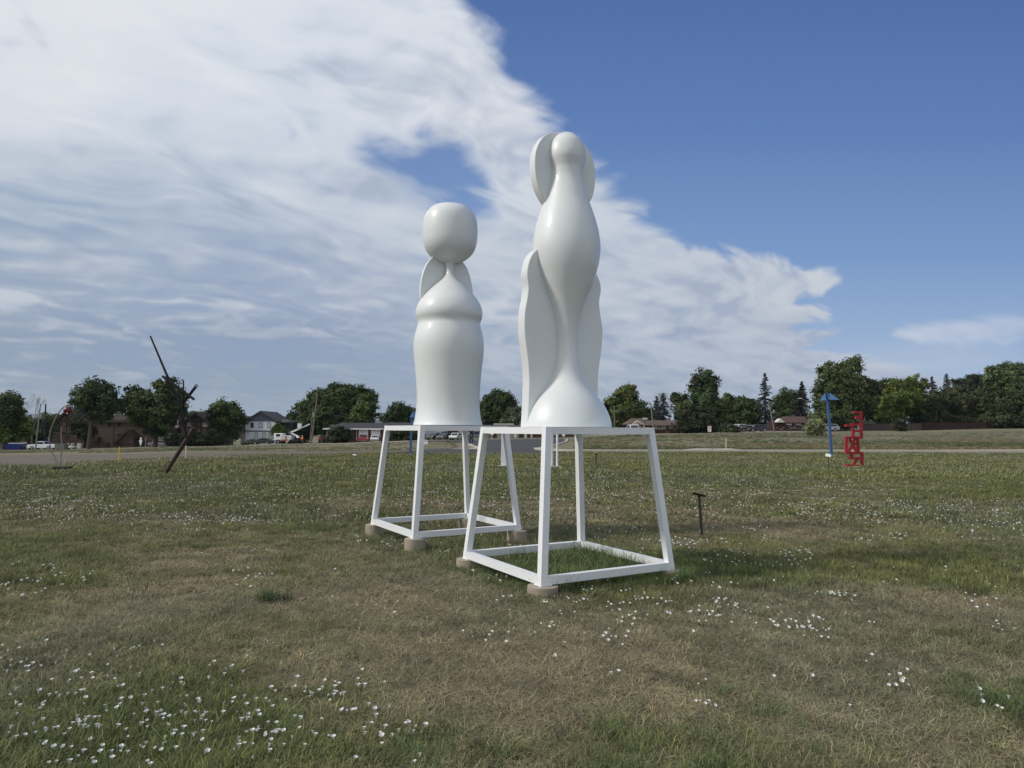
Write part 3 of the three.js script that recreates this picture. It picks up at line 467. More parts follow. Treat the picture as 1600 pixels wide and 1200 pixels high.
{ // first half-timbered apartment block
  const d = 176, T = thing('apartment_building', 'brown half-timbered apartment block behind the open leafy tree', 'building', ground(150, d));
  const w = part(T, 'wall', [front(117, 656, 240, 706, d, 12)], M.tudor);
  part(w, 'trim', [front(176.5, 659, 178, 704, d, 0.1, 0.06), front(209.5, 658, 210.8, 680, d, 0.1, 0.06), front(118, 658, 240, 659.6, d, 0.12, 0.08)], M.timber);
  part(T, 'roof', [roof(114, 244, 659, 118, 240, 648.5, d, 12)], M.tudorRoof);
  const gw = part(T, 'gable_wall', [front(83, 675.5, 135.5, 706, d, 13, 1), frontShape([[98, 675.4], [118.6, 675.4], [118.6, 654], [108.3, 644.5], [98, 654]], d, 13, 1)], M.tudorBrick);
  for (const [x0, x1] of [[100.6, 107.5], [108.8, 115.8]]) for (const [y0, y1] of [[651, 657.4], [658.8, 665.3], [666.7, 674.6]]) part(gw, 'panel', [front(x0, y0, x1, y1, d, 0.06, 1.04)], M.tudor);
  part(T, 'timber', [front(99.2, 652, 100.5, 675.5, d, 0.1, 1.1), front(107.5, 646, 108.8, 675.5, d, 0.1, 1.1), front(115.9, 652, 117.2, 675.5, d, 0.1, 1.1), front(98, 674.6, 118.6, 676, d, 0.12, 1.13), front(100.5, 657.4, 107.5, 658.8, d, 0.1, 1.09), front(108.8, 657.4, 115.9, 658.8, d, 0.1, 1.09), front(100.5, 665.3, 107.5, 666.7, d, 0.1, 1.09), front(108.8, 665.3, 115.9, 666.7, d, 0.1, 1.09)], M.timber);
  part(T, 'gable_roof', [frontShape([[108.3, 641.5], [121.5, 654], [120, 656], [108.3, 645], [96.6, 656], [95, 654]], d, 14, 1.6)], M.tudorRoof);
  for (const [x0, y0, x1, y1] of [[168.5, 659.8, 173.4, 666], [183, 659.8, 190, 666.2], [183, 677.5, 189, 682.6], [121, 675.8, 128, 682], [167, 691, 171.3, 698.5], [88, 679, 93, 684], [100, 679, 106, 685]]) win(T, null, x0, y0, x1, y1, d - (x0 < 130 ? 1 : 0), { frame: M.tudor });
  const e = part(T, 'porch', [frontShape([[190, 702], [190, 691.5], [209.5, 674], [219, 684], [219, 702]], d, 3, 3)], M.tudor);
  part(e, 'porch_roof', [frontShape([[187.5, 692], [209.5, 671], [221.5, 684], [220, 686.5], [209.5, 675], [189, 695]], d, 3.4, 3.4)], M.tudorRoof);
  part(e, 'porch_timber', [front(199, 683, 200.3, 702, d, 0.1, 3.1), front(190, 692.6, 219, 693.8, d, 0.12, 3.13)], M.timber);
  const by = part(T, 'balcony', [front(147.5, 683, 157, 690.5, d, 1.2, 1.2)], M.timber); part(by, 'railing', [front(147.5, 687, 157, 688, d, 0.08, 1.3)], M.tudor);
  part(T, 'roof_vent', [front(179, 644.6, 186, 650, d + 6, 2), front(186, 645.5, 189.5, 650, d + 6, 1)], M.midGrey);
  part(T, 'roof_railing', [front(191, 646, 218, 646.8, d + 6, 0.1), front(191, 648, 218, 651, d + 6, 0.08, -0.1), ...[191, 197, 203, 209, 215].map(x => front(x, 646.8, x + 0.7, 651, d + 6, 0.1, 0.1))], M.timber);
}
{ // second block
  const d = 170, T = thing('apartment_building', 'brown half-timbered apartment block left of the white house', 'building', ground(300, d));
  part(T, 'wall', [front(288, 659.5, 334.5, 702, d, 12)], M.tudor);
  part(T, 'grey_wall', [front(234, 657, 287.6, 702, d, 10, -1)], M.midGrey, 'grey stucco part of the wall');
  part(T, 'roof', [roof(278, 338, 660, 284, 333, 651.5, d, 12), roof(230, 288, 658, 236, 282, 652, d + 1, 10)], M.tudorRoof);
  const gw = part(T, 'gable_wall', [frontShape([[290.5, 683], [326.5, 683], [326.5, 659.8], [308.6, 646], [290.5, 659.8]], d, 6, 0.7)], M.tudorBrick);
  for (const [x0, x1] of [[293, 300.8], [302.2, 307.9], [309.3, 315.4], [316.8, 324.8]]) for (const [y0, y1] of [[660.3, 666.4], [667.8, 675.3], [676.7, 682.4]]) { const big = (x0 === 293 && y0 < 662) || (x0 > 316 && y0 < 662) || (x0 > 316 && y0 > 676); if (big) win(T, null, x0, y0, x1, y1, d - 0.7, { frame: M.offWhite, pane: M.grey, bar: true }); else part(gw, 'panel', [front(x0, y0, x1, y1, d, 0.06, 0.74)], M.tudor); }
  part(gw, 'panel', [front(302.2, 653.5, 307.9, 658.8, d, 0.06, 0.74)], M.tudor); part(gw, 'panel', [front(309.3, 653.5, 315.4, 658.8, d, 0.06, 0.74)], M.tudor);
  part(T, 'timber', [...[300.9, 308, 315.5].map(x => front(x, x === 308 ? 648 : 653, x + 1.2, 683, d, 0.1, 0.8)), front(291, 660, 292.3, 683, d, 0.1, 0.8), front(325, 660, 326.3, 683, d, 0.1, 0.8), ...[659, 666.5, 675.4, 682.6].map(y => front(290.5, y, 326.5, y + 1.1, d, 0.12, 0.83))], M.timber);
  part(T, 'gable_roof', [frontShape([[308.6, 643.6], [329.5, 659.3], [328, 661.6], [308.6, 647], [289.2, 661.6], [287.6, 659.3]], d, 8, 1.3)], M.tudorRoof);
  const by = part(T, 'balcony', [front(262, 668, 279, 676, d, 1.3, 0.4)], M.timber); part(by, 'slat', [front(263, 670, 278, 671, d, 0.06, 0.5), front(263, 673, 278, 674, d, 0.06, 0.5)], M.tudor);
  part(T, 'blind', [front(271, 661, 276.5, 668, d, 0.1, -0.9)], M.offWhite);
}
{ // white two-storey house
  const d = 166, T = thing('white_house', 'white two-storey house with slate-blue gable', 'house', ground(405, d));
  const w = part(T, 'wall', [front(383.2, 658.8, 430.8, 698, d, 11)], M.siding);
  for (let k = 0; k < 14; k++) if (k !== 5) part(w, 'siding_board', [front(383.3, lerp(659.3, 693.5, k / 14), 430.7, lerp(659.3, 693.5, (k + 0.9) / 14), d, 0.02, 0.025)], M.siding);
  part(T, 'trim', [front(383, 672.8, 431, 674.6, d, 0.1, 0.08), front(382.6, 658.8, 383.6, 694, d, 0.12, 0.1), front(430.3, 658.8, 431.2, 694, d, 0.12, 0.1)], M.gable);
  part(T, 'gable', [frontShape([[383.4, 658.7], [430.6, 658.7], [407.9, 644]], d, 11, 0.05)], M.gable);
  part(T, 'roof', [frontShape([[407.9, 641.8], [433.4, 658], [433, 660.2], [407.9, 644.4], [381.6, 660.2], [380.6, 658.6]], d, 12, 0.6)], M.slate);
  for (const [x0, y0, x1, y1] of [[391.7, 660.2, 396.4, 668.4], [404, 660.2, 410.6, 668.6], [417.7, 660, 422.8, 668.6]]) win(T, null, x0, y0, x1, y1, d, { frame: M.gable, pane: x0 < 395 ? M.glass : M.offWhite, bar: x0 > 400 && x0 < 411 });
  for (const [x0, x1] of [[398, 403.4], [409.6, 415], [420, 425.5]]) win(T, null, x0, 676, x1, 687.6, d, { frame: M.gable, pane: M.offWhite });
  part(T, 'wall_lamp', [front(387.4, 676, 388.8, 677, d, 0.25, 0.25)], M.black);
  const lw = part(T, 'annex', [front(369.5, 672.5, 382.5, 698, d, 8, -2.4)], M.greyRoof); part(lw, 'wall', [front(369, 660, 382.5, 672.4, d, 6, -3.4)], M.grey);
  const bal = part(T, 'balcony', [front(369.4, 665.6, 382.5, 671.8, d, 0.12, -0.6)], M.greyRoof); part(bal, 'floor', [front(369.4, 671.9, 382.5, 673.2, d, 2.6, -0.6)], M.gable); part(bal, 'post', [front(381.4, 660, 382.4, 672, d, 0.15, -0.4)], M.gable);
  part(T, 'roof', [roof(366.5, 386, 660, 372.5, 397, 650, d + 1, 9)], M.brownRoof);
  part(T, 'roof', [roof(428, 444, 656, 429, 443, 650, d + 9, 6)], M.orangeRoof);
  part(T, 'annex', [front(431.5, 659.5, 451.5, 698, d, 8, -3)], M.dark); part(T, 'annex_roof', [roof(430.5, 452, 659.5, 434, 450, 655, d + 2.4, 8)], M.slate);
  part(T, 'aerial', [front(428.3, 644.6, 428.9, 651, d + 6, 0.06)], M.grey);
}
{ // navy shed behind the truck
  const d = 172, T = thing('shed', 'dark blue shed with a white-framed window left of the bucket truck', 'shed', ground(452, d));
  part(T, 'wall', [front(447.5, 674, 462, 700, d, 4)], M.navy); part(T, 'roof', [roof(446, 464, 666, 449, 462, 659, d, 4)], M.tanRoof); part(T, 'wall', [front(449.5, 666, 461, 674, d, 4)], M.offWhite);
  win(T, null, 447.6, 675.2, 453.6, 682.4, d);
}
{ // brick ranch house
  const d = 160, T = thing('brick_house', 'red brick ranch house with charcoal hip roof and two garage doors', 'house', ground(570, d));
  part(T, 'wall', [front(510.4, 670, 646, 694, d, 10)], M.brick);
  part(T, 'roof', [roof(505.5, 648, 670, 533, 641, 660.6, d, 10, 0.8)], M.charcoalRoof);
  part(T, 'fascia', [front(505.7, 669.8, 648, 671, d, 0.08, 0.9)], M.white);
  for (const x of [510.3, 557]) part(T, 'downspout', [front(x, 671, x + 0.9, 688, d, 0.1, 0.12)], M.white);
  garage(T, 560.4, 671.6, 575.2, 686.5, d); garage(T, 579.5, 671.6, 594.4, 686.5, d);
  win(T, null, 545.6, 671.8, 550.4, 679.2, d); win(T, null, 524, 672, 532, 679, d);
  part(T, 'roof_vent', [front(544, 661.4, 545.4, 662.6, d + 2, 0.3)], M.black);
  part(T, 'roof_turbine', [front(517, 663.4, 522, 665.5, d + 2, 0.8)], M.midGrey);
}
{ // flat-roofed houses behind the stands
  const d = 158, T = thing('low_house', 'low house with a long flat grey roof seen between the sculptures', 'house', ground(775, d));
  part(T, 'wall', [front(690, 668, 812, 690, d, 9)], M.cream); part(T, 'brick_front', [front(768.8, 674, 776, 683.5, d, 0.3, 0.3)], M.brick); part(T, 'brick_front', [front(700, 672, 716, 684, d, 0.3, 0.3)], M.brick);
  part(T, 'roof', [front(686, 664.2, 815, 668, d, 10.5, 0.9)], M.greyRoof); part(T, 'roof', [front(771, 661.6, 803, 664.1, d, 7, -1)], M.paleConcrete);
  garage(T, 716, 673, 727, 683.8, d, M.offWhite); part(T, 'post', [front(762, 668, 763.6, 684, d, 0.2, 0.8), front(765.4, 668, 767.2, 684, d, 0.2, 0.8)], M.white); win(T, null, 779, 672, 785, 680, d); win(T, null, 733, 672, 742, 680, d); part(T, 'door', [front(746, 672, 750, 684, d, 0.1, 0.05)], M.timber);
  const T2 = thing('low_house', 'brick and cream house half hidden behind the taller sculpture', 'house', ground(850, d));
  part(T2, 'wall', [front(818, 670, 905, 690, d - 2, 9)], M.brick, 'brick wall'); part(T2, 'roof', [roof(814, 909, 670, 826, 898, 660, d - 2, 9)], M.tanRoof); garage(T2, 803.5, 672, 807.6, 684, d - 2, M.offWhite); part(T2, 'pillar', [front(819, 670, 823.4, 684, d - 2, 0.3, 0.3), front(829, 670, 832, 684.6, d - 2, 0.3, 0.3)], M.cream); part(T2, 'door', [front(811, 672, 818, 684, d - 2, 0.1, 0.02)], M.black); win(T2, null, 862, 673, 870, 680, d - 2);
}
{ // brown-roofed ranch house
  const d = 158, T = thing('ranch_house', 'brown-roofed ranch house with cream walls right of the taller sculpture', 'house', ground(1040, d));
  part(T, 'wall', [front(988, 663.8, 1062, 671, d, 9)], M.cream); part(T, 'brick_base', [front(1020, 671, 1040, 679.5, d, 9, 0.1), front(1044.6, 670, 1062, 679.5, d, 9, 0.1), front(985, 671, 1019.6, 680, d, 9, 0.1)], M.brick);
  part(T, 'roof', [roof(1001, 1064, 664.2, 1005, 1063, 656.8, d, 9, 0.7), roof(982, 1008, 662, 986, 1003, 653.6, d + 0.5, 9, 0.3)], M.tanRoof);
  part(T, 'gable', [frontShape([[987, 663.6], [1004.5, 663.6], [994.5, 657.6]], d, 2, 1)], M.cream);
  part(T, 'gable_trim', [frontShape([[994.4, 656.6], [1005.2, 663], [1004, 664], [994.4, 658.4], [986.4, 663.6], [985.6, 662.8]], d, 0.2, 1.3)], M.offWhite);
  const wn = win(T, null, 1026, 664.8, 1034.6, 670.2, d - 0.1, { bar: true }); void wn;
  part(T, 'door', [front(1041, 665, 1044.2, 673.5, d, 0.1, 0.13)], M.brick); part(T, 'step', [front(1040.4, 673.6, 1045, 677, d, 0.8, 0.8)], M.tanRoof);
  part(T, 'porch_post', [front(1005, 664.4, 1006.2, 676, d, 0.2, 0.8)], M.white); part(T, 'painted_porch_shade', [front(1007, 664.6, 1020, 670.9, d, 0.2, 0.1)], M.dark);  // dark panel on the wall stands in for shade under the porch roof
  part(T, 'chimney', [front(1005.6, 652.8, 1011.6, 655.6, d + 5, 0.8)], M.offWhite);
}
{ // small white gabled house
  const d = 205, T = thing('gabled_house', 'small white gabled house with blue-grey roof far behind the lawns', 'house', ground(1130, d));
  part(T, 'wall', [front(1117, 662, 1148, 676, d, 9)], M.navy); part(T, 'roof', [roof(1113, 1150, 662.5, 1118, 1146, 652.5, d, 9), roof(1126, 1144, 656, 1130, 1143.5, 650.2, d + 8, 6)], M.gable);
  part(T, 'gable_wall', [frontShape([[1126, 670], [1126, 660.5], [1134, 655.5], [1142, 660.5], [1142, 670]], d, 2, 1.5)], M.siding); part(T, 'gable_roof', [frontShape([[1134, 654.2], [1143.4, 660.3], [1142.8, 661.3], [1134, 656], [1125.2, 661.3], [1124.6, 660.3]], d, 3, 1.9)], M.gable);
  win(T, null, 1127, 660.6, 1130.4, 666.4, d - 1.5); win(T, null, 1132, 661, 1135.6, 666.4, d - 1.5);
}
{ // brick house on the right
  const d = 166, T = thing('brick_house', 'dark brick house with white speckled bricks behind the leaning pole', 'house', ground(1236, d));
  const w = part(T, 'wall', [front(1206, 659.6, 1259, 676, d, 9)], M.redFence); const r = rng(9);
  for (let k = 0; k < 26; k++) { const x = lerp(1208, 1256, r()), y = lerp(663.5, 671, r()); part(w, 'brick', [front(x, y, x + 1.6 + r(), y + 0.55, d, 0.05, 0.04)], M.offWhite); }
  part(T, 'roof', [roof(1219, 1262, 660, 1224, 1257, 650.6, d, 9)], M.brownRoof); part(T, 'gable', [frontShape([[1211.5, 660], [1224.5, 660], [1217.6, 654]], d, 2, 0.8)], M.offWhite);
  win(T, null, 1228.4, 660.4, 1236.8, 663.4, d, { bar: true }); win(T, null, 1243, 660.4, 1250.6, 663.4, d, { bar: true }); part(T, 'chimney', [front(1240, 648.4, 1243, 652, d + 5, 0.7)], M.tanRoof);
}
{ const d = 215, T = thing('house', 'pale-roofed house showing under the yellow-green tree', 'house', ground(1385, d)); part(T, 'wall', [front(1360, 657, 1402, 676, d, 7)], M.midGrey); part(T, 'roof', [roof(1355, 1406, 657.5, 1362, 1398, 651, d, 7)], M.greyRoof); win(T, null, 1370, 659, 1377, 664, d); win(T, null, 1386, 659, 1392, 664, d); }
{ const d = 240, T = thing('house', 'beige house peeking out behind the trees at the right edge', 'house', ground(1600, d)); part(T, 'wall', [front(1588, 605.5, 1640, 680, d, 8)], M.cream); part(T, 'roof', [roof(1585, 1644, 606, 1592, 1636, 598, d, 8)], M.tanRoof); win(T, null, 1594, 612, 1602, 622, d); }
// fences
function fence(label, x0, x1, d0, d1, yT0, yT1, m, secPx) {
  const T = thing('wooden_fence', label, 'fence', ground((x0 + x1) / 2, (d0 + d1) / 2)), n = Math.max(2, Math.round((x1 - x0) / secPx));
  const P = k => { const t = k / n, d = lerp(d0, d1, t), px = lerp(x0, x1, t), top = at(px, lerp(yT0, yT1, t), d); return { top, bot: V(top.x, H(top.x, top.z) - 0.2, top.z) }; };
  for (let k = 0; k <= n; k++) { const p = P(k); part(T, 'post', [bar(p.bot, V(p.top.x, p.top.y + 0.12, p.top.z + 0.06), 0.12)], m); }
  for (let k = 0; k < n; k++) { const a = P(k), b = P(k + 1), boards = 14, geo = []; const pan = []; for (let i = 0; i < boards; i++) { const t0 = (i + 0.06) / boards, t1 = (i + 0.94) / boards, q = (t, y) => a[y].clone().lerp(b[y], t); const z = (i % 2) * 0.012, A = q(t0, 'bot'), B = q(t1, 'bot'), Cc = q(t1, 'top'), D = q(t0, 'top'); const dn = V(0, 0, -0.03); pan.push(hexa([A, B, B.clone().add(dn), A.clone().add(dn)].map(v => v.clone().add(V(0, 0, z))), [D, Cc, Cc.clone().add(dn), D.clone().add(dn)].map(v => v.clone().add(V(0, 0, z))))); } part(T, 'fence_panel', pan, m); }
}
fence('weathered grey wooden fence behind the red sculpture', 1344, 1440, 168, 168, 662, 661.5, M.fence, 16);
fence('long red-brown wooden fence on the right before the dark trees', 1441, 1720, 168, 178, 660.6, 659, M.redFence, 16);
fence('grey wooden fence behind the black parked car', 1179, 1204, 168, 168, 663.4, 663.4, M.greyWood, 9);
fence('orange wooden fence before the small white gabled house', 1131.5, 1146, 190, 190, 665.4, 665.4, M.orangeWood, 8);
fence('grey wooden fence behind the blue dumpster', -30, 24, 155, 155, 686, 686, M.greyWood, 14);
fence('low brown fence left of the brick ranch house', 498, 510, 158, 158, 679, 679.5, M.fence, 6);
// ---------------------------------------------------------------- vehicles
function car(label, px, d, o = {}) { // front towards -x before turning
  const g0 = ground(px, d), T = thing(o.name ?? 'parked_car', label, o.cat ?? 'car', g0, o.group); T.rotation.y = o.turn ?? 0;
  const L = o.len ?? 4.6, W = o.wid ?? 1.8, paint = o.paint, kind = o.kind ?? 'sedan', q = o.h ?? 1, add = (P, n, g, m) => { const k = shadows(new THREE.Mesh(join(g), m)); k.name = n; P.add(k); return k; };
  const x = v => (v - 0.5) * L;
  const low = kind === 'pickup' ? [[0.01, 0.45], [0.0, 0.72], [0.03, 0.98], [0.24, 1.05], [0.3, 1.07], [0.98, 1.07], [1, 1.0], [1, 0.5], [0.97, 0.42], [0.04, 0.38]]
    : kind === 'suv' ? [[0.01, 0.45], [0, 0.75], [0.04, 0.98], [0.24, 1.06], [0.98, 1.1], [1, 0.9], [0.99, 0.48], [0.96, 0.38], [0.04, 0.36]]
      : [[0.01, 0.4], [0, 0.62], [0.05, 0.78], [0.27, 0.9], [0.55, 0.93], [0.86, 0.95], [0.98, 0.88], [1, 0.68], [0.99, 0.42], [0.96, 0.33], [0.04, 0.32]];
  const bg = extrude(low.map(([a, b]) => [x(a), b * q]), W - 0.12, { bevel: 0.06 }); bg.translate(0, 0, -W / 2 + 0.06);
  const body = add(T, 'body', [bg], paint);
  const top = kind === 'pickup' ? [[0.28, 1.06], [0.37, 1.62], [0.42, 1.68], [0.58, 1.68], [0.62, 1.06]] : kind === 'suv' ? [[0.22, 1.05], [0.36, 1.6], [0.42, 1.66], [0.88, 1.64], [0.97, 1.08]] : [[0.24, 0.88], [0.4, 1.3], [0.48, 1.38], [0.66, 1.38], [0.74, 1.32], [0.9, 0.93]];
  const sc = top.map(([a, b]) => [x(a), b * q]), cg = extrude(sc, W - 0.36, { bevel: 0.05 }); cg.translate(0, 0, -W / 2 + 0.18);
  const cab = add(T, 'cabin', [cg], paint);
  const cx = sc.reduce((s, p) => s + p[0], 0) / sc.length, cy = (Math.min(...sc.map(p => p[1])) + Math.max(...sc.map(p => p[1]))) / 2, inner = sc.map(([a, b]) => [cx + (a - cx) * 0.86, cy + (b - cy) * 0.74]);
  for (const s of [-1, 1]) { const wg = extrude(inner, 0.02); wg.translate(0, 0, s * (W / 2 - 0.075) - 0.01); add(cab, 'side_window', [wg], M.glass); }
  const pane = (p, r) => { const a = V(p[0], p[1], 0), b = V(r[0], r[1], 0), dir = b.clone().sub(a), len = dir.length(), g = new THREE.BoxGeometry(len * 0.84, 0.02, W - 0.5); g.rotateZ(Math.atan2(dir.y, dir.x)); const n = V(-dir.y, dir.x, 0).normalize(); const m = a.add(b).multiplyScalar(0.5).addScaledVector(n, p[0] < r[0] ? 0.055 : 0.055); g.translate(m.x, m.y, 0); return g; };
  add(cab, 'windscreen', [pane(sc[0], sc[1])], M.glass); add(cab, 'rear_window', [pane(sc[sc.length - 2], sc[sc.length - 1])], M.glass);
  const R = kind === 'sedan' ? 0.32 : 0.38;
  for (const fx of [0.19, 0.79]) for (const s of [-1, 1]) { const w = new THREE.CylinderGeometry(R, R, 0.22, 18); w.rotateX(Math.PI / 2); w.translate(x(fx), R, s * (W / 2 - 0.08)); const wh = add(T, 'wheel', [w], M.tyre); const rm = new THREE.CylinderGeometry(R * 0.62, R * 0.62, 0.24, 12); rm.rotateX(Math.PI / 2); rm.translate(x(fx), R, s * (W / 2 - 0.07)); add(wh, 'rim', [rm], M.rim); }
  const yl = (kind === 'sedan' ? 0.66 : 0.84) * q;
  for (const s of [-1, 1]) { add(T, 'headlight', [rbox(0.1, 0.16, 0.36, 0.03, x(0.008), yl, s * (W / 2 - 0.3))], M.lampLens); add(T, 'tail_light', [rbox(0.1, 0.2, 0.26, 0.03, x(0.995), yl + 0.08, s * (W / 2 - 0.2))], M.tail); }
  add(T, 'bumper', [rbox(0.16, 0.2, W - 0.1, 0.05, x(0.005), 0.45 * q, 0), rbox(0.16, 0.2, W - 0.1, 0.05, x(0.995), 0.48 * q, 0)], o.bumper ?? M.midGrey);
  if (kind === 'pickup') add(T, 'bed', [box(L * 0.33, 0.02, W - 0.3, x(0.81), 1.14, 0), box(L * 0.33, 0.1, 0.08, x(0.81), 1.12, W / 2 - 0.08), box(L * 0.33, 0.1, 0.08, x(0.81), 1.12, -W / 2 + 0.08)], o.bedM ?? paint);
  return T;
}
const paint = (r, g, b) => new THREE.MeshPhysicalMaterial({ color: rgb(r, g, b), roughness: 0.4, clearcoat: 0.8, clearcoatRoughness: 0.08 });
const PW = paint(0.72, 0.72, 0.72), PS = paint(0.3, 0.31, 0.32), PK = paint(0.012, 0.012, 0.014), PR = paint(0.3, 0.015, 0.02), PD = paint(0.03, 0.028, 0.045), PM = paint(0.06, 0.012, 0.014), PG = paint(0.12, 0.12, 0.125);
car('white pickup truck parked behind the arched steel sculpture', 73, 146, { kind: 'pickup', paint: PW, len: 5.7, wid: 1.95, name: 'pickup_truck', cat: 'pickup truck' });
car('low silver car parked before the dark tree between the apartments', 253, 166, { paint: PS, len: 4.9 });
car('grey car parked right of the dark steel pipe sculpture', 301, 158, { paint: PG, len: 4.7, turn: 0.15 });
car('dark violet car parked nose-out under the round tree', 350, 168, { kind: 'suv', paint: PD, turn: 1.25 });
car('black sedan parked in front of the white house', 413, 157, { paint: PK, len: 4.5 });
car('dark red pickup truck parked at the left garage door', 569.5, 154, { kind: 'pickup', paint: PR, turn: -1.45, len: 5.4, name: 'pickup_truck', cat: 'pickup truck', bumper: M.grey });
car('white car parked at the right garage door', 588.5, 153, { paint: PW, turn: -1.5, len: 4.4 });
car('white hatchback parked at the roadside seen under the smaller sculpture', 713, 146, { paint: PW, kind: 'suv', len: 4, h: 0.85, turn: 1.35 });
car('grey pickup truck seen under the left end of the taller stand', 748, 142, { kind: 'pickup', paint: PG, len: 5.4, name: 'pickup_truck', cat: 'pickup truck' });
car('dark car, nearest of the row under the smaller stand', 697, 146, { paint: PD, len: 4.5, turn: 1.1 });
car('silver car parked among dark cars under the smaller stand', 689, 155, { paint: PS, kind: 'suv', len: 4.6, turn: 1.0 });
car('dark grey car parked left of the silver one under the smaller stand', 680, 148, { paint: PK, len: 4.6, turn: 1.2 });
car('grey car parked at the left of the row under the smaller stand', 671.5, 154, { paint: PG, len: 4.4, turn: 1.2 });
car('white van whose bonnet shows over the taller stand\'s right rail', 989.5, 132, { paint: PW, kind: 'suv', turn: Math.PI / 2, h: 1.2, wid: 1.9 });
car('white car parked leftmost of the cars by the orange shed', 1153, 160, { paint: PW, kind: 'suv', len: 4.6, turn: 0.6 });
car('white sedan parked between a white car and the black car', 1169, 163, { paint: PW, len: 4.4, turn: 0.3 });
car('dark red car parked in front of the white sedan', 1166, 156, { paint: PM, len: 3.9, turn: 0.15 });
car('black car parked before the grey fence on the right', 1182, 155, { paint: PK, kind: 'suv', len: 4.6, turn: 0.1, h: 0.9 });
car('silver van half hidden behind the blue sculpture post', 1291, 160, { paint: PS, kind: 'suv', len: 4.9 });
{ // bucket truck
  const d = 152, T = thing('bucket_truck', 'white bucket truck with raised boom beside the utility pole', 'truck', ground(462, d));
  const P = (x, y, dz = 0) => { const v = at(x, y, d); v.z += dz; return v; };
  const g = ground(462, d), s = d / F;
  part(T, 'chassis', [box(20 * s, 0.3, 2.1, g.x, g.y + 0.75, g.z)], M.dark);
  part(T, 'cab', [rbox(1.9, 1.5, 2.2, 0.15, P(456, 0).x, g.y + 1.5, g.z)], M.white); part(T, 'cab_window', [box(0.8, 0.55, 2.24, P(456, 0).x, g.y + 1.85, g.z)], M.glass);
  part(T, 'tool_bin', [rbox(1.2, 0.9, 2.2, 0.06, P(465, 0).x, g.y + 1.35, g.z), rbox(1.3, 0.8, 2.2, 0.06, P(471, 0).x, g.y + 1.3, g.z)], M.offWhite);
  part(T, 'side_rail', [box(14 * s, 0.25, 2.26, P(466, 0).x, g.y + 0.8, g.z)], std(0.5, 0.12, 0.07, 0.6));
  for (const px of [456, 469]) for (const z of [-0.95, 0.95]) { const w = new THREE.CylinderGeometry(0.46, 0.46, 0.3, 16); w.rotateX(Math.PI / 2); w.translate(P(px, 0).x, g.y + 0.46, g.z + z); const o = part(T, 'wheel', [w], M.tyre); const r = new THREE.CylinderGeometry(0.22, 0.22, 0.32, 10); r.rotateX(Math.PI / 2); r.translate(P(px, 0).x, g.y + 0.46, g.z + z); part(o, 'rim', [r], M.rim); }
  part(T, 'turret', [rod(P(466, 684), P(466, 681), 0.4, 0.3), box(8 * s, 0.3, 0.5, P(469, 0).x, P(469, 681.6).y, g.z)], M.white);
  part(T, 'boom', [bar(P(465, 681.5), P(453, 676), 0.3, 0.34)], M.white); part(T, 'boom', [bar(P(453, 676), P(470, 669), 0.3, 0.34), bar(P(470, 669), P(484, 662.6), 0.22, 0.26)], M.white);
  part(T, 'elbow', [rod(P(453, 676, -0.25), P(453, 676, 0.25), 0.26)], M.midGrey);
  const bk = part(T, 'bucket', [rbox(0.8, 1.1, 0.8, 0.08, P(485.6, 0).x, P(485, 665.5).y, g.z)], M.white); part(bk, 'bucket_rim', [box(0.86, 0.08, 0.86, P(485.6, 0).x, P(485, 661.5).y, g.z)], M.offWhite);
  part(T, 'outrigger', [bar(P(455, 686, 1.1), P(448, 696, 1.4), 0.14)], M.white);
}
